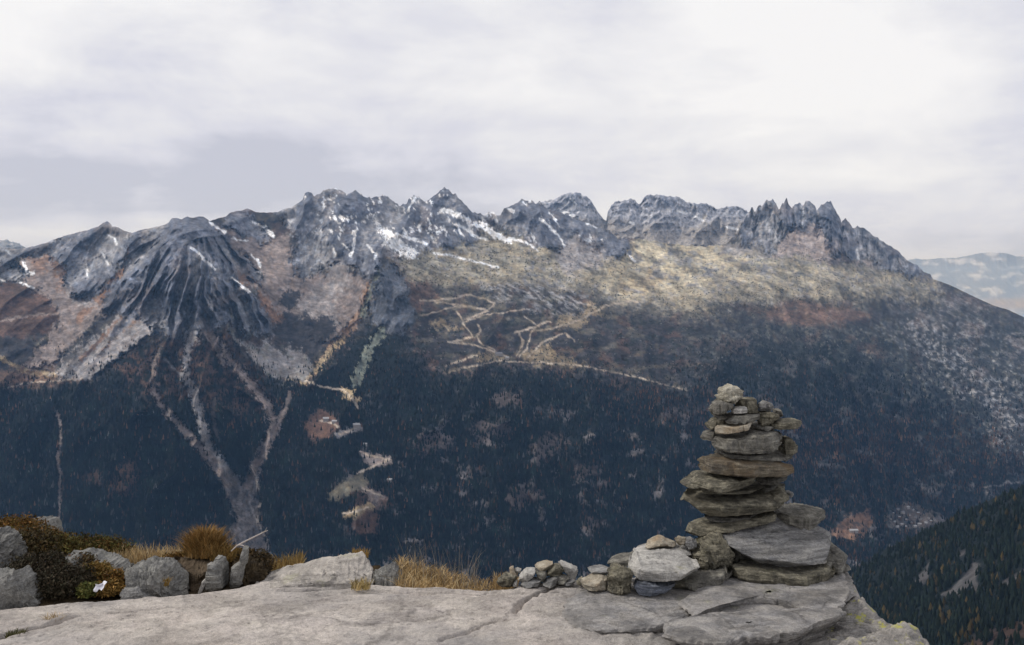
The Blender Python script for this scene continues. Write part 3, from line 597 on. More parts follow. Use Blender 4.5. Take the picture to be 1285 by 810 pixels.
# below the frame: fall towards the foot of the ledge
for yv, sl in ((600, .60), (250, .66), (90, .75), (30, .95), (13, 1.05)):
    ll = np.minimum(yv, ylow * .8)
    nearrows.append(np.stack([(c2 - CX) / FPX * ll, ll + 0 * c2, EYE - sl * ll], -1))
foot = []
for dd, dz in ((150, -90), (700, -420)):
    r = vn[-1].copy(); r[:, 1] += dd; r[:, 2] = np.maximum(r[:, 2] + dz, -1190); foot.append(r)
vall = np.concatenate([np.stack(nearrows[::-1]), vn, np.stack(foot)]); kall = np.concatenate([np.repeat(kn[:1] * 0 + HEATH * .7, 5, 0), kn, np.repeat(kn[-1:], 2, 0)])
hill = mesh_from('hillside', vall.reshape(-1, 3), grid_faces(len(vall), nc2), M_TERRAIN, cols=kall.reshape(-1, 3))
tag(hill, 'steep wooded hillside falling from the rock ledge towards the valley', None, None, 'structure')
n3 = 11000
tx = rng.uniform(1000, 1350, n3); tr = rng.uniform(0.2, 1, n3)
ci = np.clip(np.searchsorted(c2, tx), 0, nc2 - 1); ri = np.clip((tr * 149).astype(int), 0, 149)
keep = rng.uniform(0, 1, n3) < dn2[ri, ci] * (.75 + .5 * nA[ri, ci])
pt = vn[ri, ci][keep] + rng.normal(0, 1.5, (keep.sum(), 3)) * np.array([1, 1, 0]); m3_ = len(pt); txk = tx[keep]; rk = tr[keep]
hh = 6 + 15 * rng.uniform(0, 1, m3_)**1.4; ww = hh * rng.uniform(.17, .25, m3_)
br = rng.uniform(.6, 1.5, m3_)[:, None]
lar = rng.uniform(0, 1, m3_) < .02 + .2 * smooth(.1, .4, fbm(txk / 30, rk * 6, 3, 306))
tcn = np.where(lar[:, None], C(.075, .055, .022)[None] * br, C(.012, .018, .012)[None] * br)
wood = conifers('wooded_shoulder', pt - np.array([0, 0, .8]), hh, ww, tcn, 2, 6)
tag(wood, 'nearer dark conifer wood with yellow larches on the right slope', None, None, 'stuff')

# valley floor sheet reaching under everything
vf = np.array([(-40000, 300, -1195), (40000, 300, -1195), (40000, 60000, -1195), (-40000, 60000, -1195)], float)
vfo = mesh_from('valley_floor', vf, np.array([[0, 1, 2, 3]]), M_TERRAIN, cols=np.repeat(FOREST[None] * 2, 4, 0)); tag(vfo, 'valley floor far below the ledge', None, None, 'structure')
# ------------------------------------------------------------------ far buildings
def flat_mat(name, c, rough=0.8):
    m = bpy.data.materials.new(name); m.use_nodes = True; nt = m.node_tree
    b = nt.nodes['Principled BSDF']; b.inputs['Roughness'].default_value = rough
    nz = N(nt, 'ShaderNodeTexNoise', inp={'Scale': 0.6, 'Detail': 3.0}); mr = N(nt, 'ShaderNodeMapRange', inp={3: 0.8, 4: 1.2}); nt.links.new(nz.outputs[0], mr.inputs[0])
    mx = N(nt, 'ShaderNodeVectorMath', operation='SCALE'); mx.inputs[0].default_value = c; nt.links.new(mr.outputs[0], mx.inputs['Scale']); nt.links.new(mx.outputs[0], b.inputs['Base Color'])
    return m
M_WALLS = flat_mat('pale_render', (.30, .28, .27)); M_WALLB = flat_mat('brown_timber', (.16, .10, .07)); M_ROOF = flat_mat('slate_roof', (.16, .16, .18)); M_ROOFP = flat_mat('pale_metal_roof', (.36, .36, .38))
def house_parts(name, w, d, h, roof_h, wall_mat, roof_mat):
    e = bpy.data.objects.new(name, None); COL.objects.link(e)
    a, b = w / 2, d / 2
    v = np.array([(-a,-b,-4),(a,-b,-4),(a,b,-4),(-a,b,-4),(-a,-b,h),(a,-b,h),(a,b,h),(-a,b,h),(-a,0,h+roof_h),(a,0,h+roof_h)], float)
    me = bpy.data.meshes.new('wall'); me.from_pydata(v.tolist(), [], [(0,1,5,4),(1,2,6,9,5),(2,3,7,6),(3,0,4,8,7)]); me.materials.append(wall_mat)
    o = bpy.data.objects.new('wall', me); COL.objects.link(o); o.parent = e
    a *= 1.12; r = .22
    lo = h - roof_h * .18; bb = b * 1.18; tp = h + roof_h + .15
    q = [(-a,-bb,lo),(a,-bb,lo),(a,0,tp),(-a,0,tp),(a,bb,lo),(-a,bb,lo)]; q2 = [(x, y, z + r * 2) for x, y, z in q]
    me = bpy.data.meshes.new('roof'); me.from_pydata(q + q2, [], [(6,7,8,9),(9,8,10,11),(1,0,3,2),(2,3,5,4),(0,1,7,6),(4,5,11,10),(1,2,8,7),(2,4,10,8),(3,0,6,9),(5,3,9,11)]); me.materials.append(roof_mat)
    o = bpy.data.objects.new('roof', me); COL.objects.link(o); o.parent = e
    return e
def copy_thing(o):
    c = o.copy(); COL.objects.link(c)
    for ch in o.children:
        k = ch.copy(); COL.objects.link(k); k.parent = c
    return c
def place(o, px, py, rz, s=1.0, dz=0.0):
    p, _ = surf(px, py); o.location = (p[0], p[1], p[2] + dz); o.rotation_euler = (0, 0, rz); o.scale = (s, s, s)
VILL = [(1117,652),(1121,645),(1123,656),(1127,640),(1129,650),(1132,659),(1133,644),(1137,653),(1139,638),(1141,647),(1144,657),(1146,641),(1149,650),(1152,645),(1154,659),(1156,652),(1160,647),(1162,657),(1165,651),(1168,655),(1126,662),(1172,653),(1136,662),(1148,662)]
protos = [house_parts('village_house', 15, 11, 6, 4, M_WALLS, M_ROOF), house_parts('village_house', 13, 10, 6, 4, M_WALLB, M_ROOFP), house_parts('village_house', 18, 12, 7, 4, M_WALLS, M_ROOFP)]
for k, (x, y) in enumerate(VILL):
    o = protos[k] if k < 3 else copy_thing(protos[k % 3])
    place(o, x, y, random.uniform(-.5, 1.2), random.uniform(.6, 1.0)); tag(o, 'tiny pitched-roof house in the far village on the valley floor', 'house', 'houses of the far valley village')
w = house_parts('barn', 34, 16, 9, 4, M_WALLS, M_ROOFP); place(w, 1071, 668, .1); tag(w, 'lone white building at the edge of the brown valley meadow', 'building')
w = house_parts('lift_station', 30, 18, 9, 5, M_WALLS, M_ROOF); place(w, 626, 446, .3); tag(w, 'dark-roofed pale lift station where the zigzag pistes meet', 'building')
w = house_parts('lift_station', 16, 12, 9, 3, M_WALLS, M_ROOFP); place(w, 637, 451, -.4); tag(w, 'smaller pale-roofed hut right of the lift station below pistes', 'building')
for x, y, s, lb in [(409, 528, 1.3, 'pale chalet at the upper left of the forest clearing'), (420, 531, 1.1, 'pale chalet beside the track at the right of the clearing'), (447, 536, 1.4, 'light-roofed building on the ledge in the dark forest'), (489, 604, 1.0, 'small pale chalet alone in the lower forest by the zigzag track'), (458, 559, .9, 'small chalet in the forest just above the zigzag bend')]:
    w = copy_thing(protos[2]); place(w, x, y, random.uniform(-.4, .4), s); w.name = 'chalet'; tag(w, lb, 'chalet'); 
    del w['group']

# ------------------------------------------------------------------ rock materials of the ledge
def rock_material(name, c1, c2, c3, scale=6.0, lichen=0.25, lichen_col=(.30, .31, .12), dark=0.5, strata=0.5, bump=0.6, rust=None, fine=60.0, bdist=0.02, crackd=.55, zone=None):
    m = bpy.data.materials.new(name); m.use_nodes = True; nt = m.node_tree; nt.nodes.clear(); l = nt.links.new
    geo = N(nt, 'ShaderNodeNewGeometry'); oi = N(nt, 'ShaderNodeObjectInfo')
    off = N(nt, 'ShaderNodeVectorMath', operation='SCALE'); off.inputs['Scale'].default_value = 9.0
    cmb = N(nt, 'ShaderNodeCombineXYZ'); l(oi.outputs['Random'], cmb.inputs[0]); l(oi.outputs['Random'], cmb.inputs[2]); l(cmb.outputs[0], off.inputs[0])
    pos = N(nt, 'ShaderNodeVectorMath', operation='ADD'); l(geo.outputs['Position'], pos.inputs[0]); l(off.outputs[0], pos.inputs[1])
    def noise(sc, det=6.0, ro=.6, vec=None, dist=0.0):
        n = N(nt, 'ShaderNodeTexNoise', inp={'Scale': sc, 'Detail': det, 'Roughness': ro, 'Distortion': dist}); l((vec or pos).outputs[0], n.inputs[0]); return n
    def rng_(n, a, b, c=0., d=1.):
        r = N(nt, 'ShaderNodeMapRange', inp={1: a, 2: b, 3: c, 4: d}); l(n.outputs[0], r.inputs[0]); return r
    def mix(f, a, b):
        x = N(nt, 'ShaderNodeMix', data_type='RGBA'); 
        l(f.outputs[0], x.inputs[0])
        for sck, v in ((6, a), (7, b)):
            if isinstance(v, tuple): x.inputs[sck].default_value = (*v, 1)
            else: l(v.outputs[2] if v.bl_idname == 'ShaderNodeMix' else v.outputs[0], x.inputs[sck])
        return x
    st = N(nt, 'ShaderNodeMapping'); st.inputs['Scale'].default_value = (1.2, 1.2, 14.0); st.inputs['Rotation'].default_value = (.12, .1, 0); l(pos.outputs[0], st.inputs[0])
    big = noise(scale * .45, 5, .6); mid = noise(scale * 2.2, 7, .65); lay = noise(scale * .9, 6, .65, st, .6); fin = noise(fine, 5, .7); grit = noise(fine * 4, 2, .6)
    c = mix(rng_(big, .35, .65), c1, c2)
    c = mix(rng_(mid, .42, .62, 0, .85), c, c3)
    lm = rng_(lay, .38, .62, 1 - .7 * strata, 1 + .4 * strata); fm = rng_(fin, .3, .7, .72, 1.25); gm = rng_(grit, .3, .7, .82, 1.15)
    mm = N(nt, 'ShaderNodeMath', operation='MULTIPLY'); l(lm.outputs[0], mm.inputs[0]); l(fm.outputs[0], mm.inputs[1])
    m2 = N(nt, 'ShaderNodeMath', operation='MULTIPLY'); l(mm.outputs[0], m2.inputs[0]); l(gm.outputs[0], m2.inputs[1])
    sc = N(nt, 'ShaderNodeVectorMath', operation='SCALE'); l(c.outputs[2], sc.inputs[0]); l(m2.outputs[0], sc.inputs['Scale'])
    cur = sc
    spots = noise(scale * 5.5, 5, .7); dk = rng_(spots, .60, .70, 0, dark); cur = mix(dk, cur, (.045, .043, .042))
    if lichen:
        ln = noise(scale * 1.3, 6, .72); lk = rng_(ln, .60, .70, 0, lichen); cur = mix(lk, cur, lichen_col)
    if rust:
        rn = noise(scale * .8, 5, .6); rk = rng_(rn, .47, .66, 0, .6); cur = mix(rk, cur, rust)
    if zone:                                   # a different rock towards one side of the ledge
        sp = N(nt, 'ShaderNodeSeparateXYZ'); l(geo.outputs['Position'], sp.inputs[0])
        zn = N(nt, 'ShaderNodeMath', operation='MULTIPLY_ADD', inp={1: 1.6}); l(big.outputs[0], zn.inputs[0]); l(sp.outputs[0], zn.inputs[2])
        zr = N(nt, 'ShaderNodeMapRange', inp={1: .75, 2: 1.75, 3: 0, 4: .85}); l(zn.outputs[0], zr.inputs[0])
        gs = N(nt, 'ShaderNodeVectorMath', operation='SCALE'); gs.inputs[0].default_value = zone; l(m2.outputs[0], gs.inputs['Scale'])
        cur = mix(zr, cur, gs)
        yl = noise(9.0, 6, .75); yr = rng_(yl, .555, .62, 0, .8); yz = N(nt, 'ShaderNodeMapRange', inp={1: 1.25, 2: 1.6, 3: 0, 4: 1}); l(sp.outputs[0], yz.inputs[0])
        ym = N(nt, 'ShaderNodeMath', operation='MULTIPLY'); l(yr.outputs[0], ym.inputs[0]); l(yz.outputs[0], ym.inputs[1]); cur = mix(ym, cur, (.50, .48, .07))
        bl = noise(1.1, 4, .6, None, .4); cur = mix(rng_(bl, .48, .64, 0, .4), cur, (.36, .35, .35))
    pw = N(nt, 'ShaderNodeMapRange', inp={1: .505, 2: .56, 3: 0, 4: .4}); l(geo.outputs['Pointiness'], pw.inputs[0]); cur = mix(pw, cur, c3)
    vo = N(nt, 'ShaderNodeTexVoronoi', feature='DISTANCE_TO_EDGE', inp={'Scale': scale * .55}); 
    vw = N(nt, 'ShaderNodeVectorMath', operation='MULTIPLY_ADD'); l(mid.outputs[1], vw.inputs[0]); vw.inputs[1].default_value = (.25, .25, .25); l(st.outputs[0], vw.inputs[2]); l(vw.outputs[0], vo.inputs[0])
    ck = N(nt, 'ShaderNodeMapRange', inp={1: .0, 2: .035, 3: crackd, 4: 0}); l(vo.outputs[0], ck.inputs[0]); 
    cz = rng_(big, .42, .6, 0, 1); cm = N(nt, 'ShaderNodeMath', operation='MULTIPLY'); l(ck.outputs[0], cm.inputs[0]); l(cz.outputs[0], cm.inputs[1]); cur = mix(cm, cur, (.03, .028, .027))
    b = N(nt, 'ShaderNodeBsdfPrincipled', inp={'Roughness': .92, 'Specular IOR Level': .2}); l(cur.outputs[2] if cur.bl_idname == 'ShaderNodeMix' else cur.outputs[0], b.inputs['Base Color'])
    hs = N(nt, 'ShaderNodeMath', operation='MULTIPLY_ADD', inp={1: .9}); l(lay.outputs[0], hs.inputs[0])
    h2 = N(nt, 'ShaderNodeMath', operation='MULTIPLY_ADD', inp={1: .8}); l(mid.outputs[0], h2.inputs[0]); l(fin.outputs[0], h2.inputs[2]); l(h2.outputs[0], hs.inputs[2])
    bp = N(nt, 'ShaderNodeBump', inp={'Strength': bump, 'Distance': bdist}); l(hs.outputs[0], bp.inputs['Height']); l(bp.outputs[0], b.inputs['Normal'])
    o = N(nt, 'ShaderNodeOutputMaterial'); l(b.outputs[0], o.inputs[0])
    return m
R_SLAB = rock_material('ledge_granite', (.52, .46, .41), (.41, .375, .35), (.58, .525, .465), 2.6, .16, (.30, .29, .19), .6, .45, .9, None, 55, .02, .45, (.27, .26, .245))
R_WHALE = rock_material('lichened_granite', (.45, .41, .365), (.36, .335, .305), (.52, .475, .42), 3.5, .4, (.36, .37, .16), .6, .5, .8, None, 50, .02)
R_PLATE = rock_material('split_plate_granite', (.30, .285, .27), (.23, .225, .225), (.38, .355, .325), 4.0, .30, (.34, .34, .15), .6, .6, .9, None, 55, .02)
R_GREY = rock_material('grey_gneiss', (.15, .142, .125), (.085, .082, .076), (.27, .255, .215), 7, .30, (.26, .25, .15), .55, .6, .7)
R_OLIVE = rock_material('olive_grey_gneiss', (.155, .142, .108), (.085, .079, .062), (.28, .255, .19), 8, .35, (.27, .25, .13), .5, .7, .7)
R_BROWN = rock_material('brown_stained_stone', (.16, .135, .10), (.12, .105, .085), (.21, .18, .13), 8, .2, (.25, .22, .12), .4, .7, .6, (.19, .125, .065))
R_PALE = rock_material('pale_quartz_stone', (.40, .38, .35), (.32, .31, .29), (.48, .46, .42), 7, .3, (.36, .33, .15), .25, .45, .5)
R_TAN = rock_material('tan_stone', (.36, .31, .24), (.28, .24, .18), (.45, .41, .33), 9, .2, (.3, .27, .14), .35, .4, .6, (.28, .18, .09))
R_CAP = rock_material('pale_buff_stone', (.42, .39, .31), (.34, .31, .245), (.50, .47, .39), 9, .15, (.36, .33, .2), .3, .4, .7)
R_BLUE = rock_material('blue_grey_stone', (.15, .165, .20), (.10, .115, .145), (.22, .235, .265), 9, .1, (.25, .26, .2), .3, .7, .5)
R_LIGHT = rock_material('light_grey_slab', (.25, .245, .24), (.19, .188, .187), (.32, .31, .29), 6, .25, (.34, .33, .24), .5, .6, .8)
R_BOULD = rock_material('grey_boulder', (.24, .235, .22), (.165, .163, .158), (.34, .33, .30), 4.5, .30, (.36, .35, .27), .6, .25, .8, None, 40, .03)

# ------------------------------------------------------------------ stones
def stone_mesh(pts, Yc, dy, seed, upright=False, **kw):
    if not upright: return stone_sweep(pts, Yc, dy, seed, **kw)
    mx, my = np.mean([q[0] for q in pts]), np.mean([q[1] for q in pts])
    v, f = stone_sweep([(mx + (q[1] - my), my - (q[0] - mx)) for q in pts], Yc, dy, seed, **kw)
    c = P(mx, my, Yc); dx, dz = v[:, 0] - c.x, v[:, 2] - c.z
    v = np.stack([c.x + dz, v[:, 1], c.z - dx], -1)
    return v, f
def stone_sweep(pts, Yc, dy, seed, tilt=0.0, boxy=7.0, rough=1.0, clips=15, ns=58, nk=46, lay=5.0):
    r = np.random.default_rng(seed)
    p = np.array([tuple(P(x, y, Yc)) for x, y in pts])[:, [0, 2]]
    q = np.concatenate([p, p[:1]]); dense = np.concatenate([np.linspace(q[k], q[k + 1], 40, endpoint=False) for k in range(len(p))])
    x0, x1 = dense[:, 0].min(), dense[:, 0].max(); W = x1 - x0
    s = (1 - np.cos(np.linspace(0.035, np.pi - 0.035, ns))) / 2
    xs = x0 + s * W
    top = np.zeros(ns); bot = np.zeros(ns)
    for i, x in enumerate(xs):
        c = []
        for k in range(len(q) - 1):
            (ax, az), (bx, bz) = q[k], q[k + 1]
            if (ax - x) * (bx - x) <= 0 and ax != bx: c.append(az + (bz - az) * (x - ax) / (bx - ax))
        if not c: c = [p[:, 1].mean()]
        top[i], bot[i] = max(c), min(c)
    prof = np.clip(1 - np.abs(2 * s - 1)**2.6, 0, 1)**.5
    wob = 1 + .35 * fbm(s * 4 + seed, s * 0, 4, seed, .6)
    hy = dy * np.maximum(prof, .42) * wob
    slope = max((EYE - (top.max() + bot.min()) / 2) / Yc + tilt, 0.02)          # the stone's depth also shows as height from the eye
    thk = np.maximum(top - bot, .004); cut = np.minimum(slope * hy * .65, .36 * thk)
    md = np.median(thk); need = np.maximum(.36 * md - thk, 0) / 2; top = top - cut + need; bot = bot - need - .02 * md + (np.minimum(slope * hy * .5, .3 * thk) if tilt > .1 else 0)
    cz = (top + bot) / 2; hz = np.maximum((top - bot) / 2, .004)
    th = np.linspace(0, 2 * np.pi, nk, endpoint=False)
    cs, sn = np.cos(th), np.sin(th)
    uy = np.sign(cs) * np.abs(cs)**(2 / boxy); uz = np.sign(sn) * np.abs(sn)**(2 / boxy)
    shift = dy * .15 * fbm(s * 3 + seed * 1.7, s * 0 + 2, 2, seed + 3)
    X = np.repeat(xs[:, None], nk, 1); Yv = Yc + shift[:, None] + hy[:, None] * uy[None]; Z = cz[:, None] + hz[:, None] * uz[None] + tilt * hy[:, None] * uy[None]
    v = np.stack([X, Yv, Z], -1).reshape(-1, 3)
    ctr = v.mean(0); H = hz.max()
    rel = v - ctr
    ext = np.array([W / 2, dy, H])
    for _ in range(clips):                                    # broken-off planes
        n = r.normal(0, 1, 3) / ext**.4; n[2] *= .6; n /= np.linalg.norm(n); 
        d = rel @ n; lim = d.max() * r.uniform(.74, .97); ov = np.maximum(d - lim, 0); rel = rel - ov[:, None] * n
    for ax in (0, 2):                                          # keep the traced extent
        lo, hi = rel[:, ax].min(), rel[:, ax].max(); o0 = v[:, ax] - ctr[ax]; rel[:, ax] = o0.min() + (rel[:, ax] - lo) * (o0.max() - o0.min()) / (hi - lo)
    A = min(W, 2 * dy, 2 * H) 
    f = 3.0 / max(W, .06); o = seed * 3.17
    nrm = rel / (ext**2); nrm /= np.linalg.norm(nrm, axis=1)[:, None] + 1e-9
    d = .075 * fbm(rel[:, 0] * f * 1.6 + o + rel[:, 1] * f, rel[:, 2] * f * 3 + rel[:, 1] * f * 1.3 + o, 5, seed + 11, .55)
    lv = (rel[:, 2] - tilt * rel[:, 1]) / max(2 * H, .02) * lay + o + 1.1 * fbm(rel[:, 0] * f * .7 + o, rel[:, 1] * f, 3, seed + 5)
    li = np.floor(lv); lf = lv - li
    hs = lambda q_: (hash2(q_.astype(np.int32), np.full(q_.shape, seed, np.int32), 3).astype(np.float64) / 4294967296.0 - .5)
    stp = hs(li) + (hs(li + 1) - hs(li)) * smooth(.8, 1, lf)
    strata = .13 * stp - .07 * np.exp(-((lf - .9) / .09)**2) + .08 * perlin2(rel[:, 0] * f * 2.3 + li * 3.1, rel[:, 1] * f * 2 + li, seed + 12)
    side = 1 - np.abs(nrm[:, 2])
    d = (d + strata * side + .05 * (ridged(rel[:, 0] * f * 4 + o, rel[:, 2] * f * 6 + rel[:, 1] * f * 3, 3, seed + 14) - .4) + .05 * fbm(rel[:, 0] * 50 + o, rel[:, 2] * 60 + rel[:, 1] * 50, 3, seed + 13)) * A * rough
    rel = rel + nrm * d[:, None]
    v = rel + ctr
    i = np.arange((ns - 1) * nk).reshape(ns - 1, nk); j = np.roll(i, -1, 1)
    f4 = np.stack([i.ravel(), j.ravel(), j.ravel() + nk, i.ravel() + nk], 1)
    e0 = v[:nk].mean(0); e1 = v[-nk:].mean(0); n0 = len(v)
    v = np.concatenate([v, [e0, e1]])
    k = np.arange(nk); k2 = (k + 1) % nk; b0 = (ns - 1) * nk
    caps = np.concatenate([np.stack([k2, k, np.full(nk, n0)], 1), np.stack([b0 + k, b0 + k2, np.full(nk, n0 + 1)], 1)])
    tri = np.concatenate([f4[:, [0, 1, 2]], f4[:, [0, 2, 3]], caps])
    return v, tri[:, ::-1]
def cA(p): return [(740 + x / 2.382, 470 + y / 2.382) for x, y in p]
def cB(p): return [(840 + x / 3.858, 470 + y / 3.858) for x, y in p]
def c3(p): return [(610 + x / 2.677, 620 + y / 2.677) for x, y in p]
def cC(p): return [(730 + x / 6.75, 640 + y / 6.75) for x, y in p]
def cD(p): return [(600 + x / 7.139, 680 + y / 7.139) for x, y in p]
def c0(p): return p
seedc = [100]
def stone(name, pts, Yc, dy, mat, parent=None, label=None, cat=None, group=None, origin=None, **kw):
    seedc[0] += 1
    v, f = stone_mesh(pts, Yc, dy, seedc[0], **kw)
    org = np.array([v[:, 0].mean(), v[:, 1].mean(), v[:, 2].min()]) if parent is None else np.array(parent.location)
    o = mesh_from(name, v - org, f, mat, parent, smooth_angle=22)
    if parent is None: o.location = org
    return tag(o, label, cat, group)

# ------------------------------------------------------------------ the ledge
PLATE_Z = 0.055
def gpt(px, py, z=0.0):
    Y = (EYE - z) * FPX / (py - HY); return ((px - CX) / FPX * Y, Y)
EDGE = [(-420, 790), (-200, 768), (0, 757), (60, 753), (130, 746), (200, 741), (245, 737), (300, 729), (327, 724), (345, 721), (369, 721), (395, 724), (420, 726), (455, 728), (470, 729), (478, 729), (490, 730), (510, 731), (560, 731), (620, 731), (680, 727), (760, 722), (840, 716), (920, 706), (1000, 700), (1050, 703), (1066, 716), (1078, 738), (1100, 758), (1140, 781), (1163, 803), (1172, 840), (1180, 1000), (1100, 1500), (-600, 1500)]
edge_w = [gpt(*p) for p in EDGE]
def slab_z(x, y):
    ez = 0.022 * fbm(x * .55, y * .9, 3, 401) + 0.010 * fbm(x * 2.2, y * 3.0, 4, 402)
    hx, hy_ = gpt(428, 712)
    ez = ez + 0.0 * np.exp(-(((x - hx) / .45)**2 + ((y - hy_ - .15) / .35)**2))
    return ez
gx_, gy_ = np.meshgrid(np.concatenate([np.linspace(-6, -3.2, 60), np.arange(-3.18, 2.5, .0105)]), np.concatenate([np.linspace(1.2, 4.2, 60), np.arange(4.215, 6.75, .0105)]))
sdw = poly_sd(gx_.astype(np.float32) + .05 * fbm(gx_ * 2.3, gy_ * 2.3, 5, 411, .6), gy_.astype(np.float32) + .05 * fbm(gx_ * 2.3, gy_ * 2.3, 5, 412, .6), edge_w)
zz = slab_z(gx_, gy_)
zz = zz + .007 * fbm(gx_ * 9, gy_ * 14, 5, 403, .6) + smooth(.9, 1.5, gx_) * (.03 * (ridged(gx_ * 2.2, gy_ * 3, 4, 405, .6) - .4) + .012 * fbm(gx_ * 16, gy_ * 16, 4, 406, .65))
# a long shallow lip and cracks that wander across the slab
def crack(pts, w, depth, step=0.0):
    global zz
    q = [gpt(*p) for p in pts]
    wx = gx_ + .04 * fbm(gx_ * 4, gy_ * 4, 4, 421, .6); wy = gy_ + .04 * fbm(gx_ * 4, gy_ * 4, 4, 422, .6)
    d, f = seg_dist(wx.astype(np.float32), wy.astype(np.float32), q)
    taper = np.minimum(1, 6 * f) * np.minimum(1, 6 * (1 - f)) if not step else 1
    zz = zz - 1.7 * depth * taper * (1 - smooth(w * .3, w, d))
    return d
crack([(-40, 812), (0, 800), (40, 792), (80, 783), (110, 774)], .035, .045)
crack([(110, 776), (180, 765), (260, 757), (340, 748)], .02, .008)
crack([(640, 772), (652, 762), (664, 752), (685, 740), (700, 733)], .022, .03)
crack([(545, 812), (575, 798), (610, 785), (640, 775)], .03, .018)
crack([(448, 738), (500, 741), (560, 742), (612, 744)], .016, .012)
crack([(325, 741), (380, 738), (440, 733), (476, 728)], .02, .015)
# front lip lower left: nearer sheet stands a little proud
q = [gpt(*p) for p in [(-500, 835), (-60, 818), (0, 806), (60, 796), (150, 782), (260, 768), (330, 757), (420, 745), (700, 745), (780, 780), (830, 815), (900, 1200), (-500, 1200)]]
lip = poly_sd((gx_ + .05 * fbm(gx_ * 3, gy_ * 3, 4, 423)).astype(np.float32), (gy_ + .05 * fbm(gx_ * 3, gy_ * 3, 4, 424)).astype(np.float32), q)
zz = zz + .016 * smooth(-.03, .05, lip)
tz = (.055 * fbm(gx_ * .9 + 5, gy_ * 1.6, 5, 431, .55) + .10 * smooth(-.4, 1.4, gx_) * fbm(gx_ * 1.3, gy_ * 2.2, 5, 432, .6)) / .011
ti = np.floor(tz); tf = tz - ti
zz = zz + .011 * (ti + smooth(.80, 1.0, tf)) * (.55 + .9 * smooth(-.2, 1.0, gx_))
zz = zz - .006 * smooth(.62, .75, fbm(gx_ * 11, gy_ * 15, 4, 433, .6) + .5)          # pits
fall = np.where(sdw < 0, -np.minimum(1.15, (-sdw) * 1.3 + 9 * sdw**2), 0) - .05 * smooth(.09, -.02, sdw)
zz = zz + fall - .03 * smooth(0, -.3, sdw) * (1 + fbm(gx_ * 5, gy_ * 5, 4, 404))
sv = np.stack([gx_, gy_, zz], -1)
slab = mesh_from('rock_ledge', sv.reshape(-1, 3), grid_faces(*gx_.shape), R_SLAB)
tag(slab, 'broad pale granite ledge in the foreground', None, None, 'structure')
def slab_at(x, y):
    ix = np.clip(np.searchsorted(gx_[0], x), 0, gx_.shape[1] - 1); iy = np.clip(np.searchsorted(gy_[:, 0], y), 0, gx_.shape[0] - 1)
    return float(zz[iy, ix])

def plate(pts, z0, thick, seed, mat, undercut=.6, dip=0.0, label=None, nring=26, skew=(0, 0)):
    """a split-off sheet of rock lying on the ledge: irregular outline, undercut broken edge, gently uneven top"""
    q = [gpt(x, y, z0 + thick) for x, y in pts]; q.append(q[0])
    d = np.concatenate([np.linspace(q[k], q[k + 1], 26, endpoint=False) for k in range(len(q) - 1)])
    L_ = np.cumsum(np.hypot(*np.diff(np.concatenate([d, d[:1]]), axis=0).T)); m = len(d)
    c = d.mean(0)
    out = d - c; nrm = out / (np.linalg.norm(out, axis=1)[:, None] + 1e-9)
    d = d + nrm * (.035 * fbm(L_ * 4, L_ * 0 + seed, 5, seed, .65) + .012 * perlin2(L_ * 30, L_ * 0, seed + 2))[:, None]
    rings = []
    for k in range(nring):
        s_ = k / nring
        xy = c + (d - c) * s_ + np.array(skew) * 0
        z = z0 + thick + slab_z(xy[:, 0], xy[:, 1]) + .014 * fbm(xy[:, 0] * 3 + seed, xy[:, 1] * 4, 4, seed + 4) + .005 * fbm(xy[:, 0] * 14 + seed, xy[:, 1] * 18, 4, seed + 5) - .012 * s_**8
        rings.append(np.column_stack([xy, z]))
    edge = c + (d - c) * 1.0
    te = z0 + thick + slab_z(edge[:, 0], edge[:, 1]) - .012 + .006 * perlin2(L_ * 22, L_ * 0 + 3, seed + 6)
    for s_, fz in ((1.0, 0.), (1.003, -.14), (.996, -.3), (.975, -.5), (.955, -.8), (.945, -1.35)):
        inn = 1 - (1 - s_) * undercut * 3
        xy = c + (d - c) * inn + nrm * (.010 * perlin2(L_ * 18, L_ * 0 + fz * 7, seed + 7))[:, None]
        rings.append(np.column_stack([xy, te + fz * thick]))
    v = np.concatenate(rings); nr = len(rings)
    i = np.arange((nr - 1) * m).reshape(nr - 1, m); j = np.roll(i, -1, 1)
    f = np.stack([i.ravel(), i.ravel() + m, j.ravel() + m, j.ravel()], 1)[m:]          # the first ring is a point
    o = mesh_from('rock_plate', v, f, mat, slab, smooth_angle=40)
    if label: o['label'] = label
    return o
# raised sheet under the cairn, and the two split plates in front of it
plate([(706,768),(716,781),(745,786),(790,786),(819,783),(845,777),(868,769),(900,768),(960,768),(1010,766),(1050,758),(1072,742),(1064,716),(1020,702),(900,712),(800,722),(735,734),(712,750)], -.015, .06, 501, R_PLATE, .9, label='raised grey sheet of rock under the cairn')
plate([(872,767),(890,758),(909,752),(946,746),(976,748),(1006,757),(1040,762),(1060,752),(1066,735),(1058,716),(1000,706),(930,712),(880,735),(850,752)], .02, .062, 502, R_PLATE, 1.2, label='upper step of grey rock just below the cairn')
plate([(834,778),(836,791),(850,798),(864,802),(909,806),(935,795.6),(965,795),(1002,788),(1032,773),(1064,763),(1040,754),(1010,756),(960,760),(900,764),(868,768)], -.02, .095, 503, R_PLATE, 1.6, label='jagged grey plate split off at the front of the ledge')

# ------------------------------------------------------------------ the cairn
cairn = bpy.data.objects.new('cairn', None); COL.objects.link(cairn)
bx, by = gpt(945, 715, .06); cairn.location = (bx, by, .06)
tag(cairn, 'tall cairn of stacked flat stones on the right of the granite ledge', 'cairn')
def cs(pts, Yc, dy, mat, label=None, **kw): return stone('stone', pts, Yc, dy, mat, cairn, label, **kw)
T = 5.58
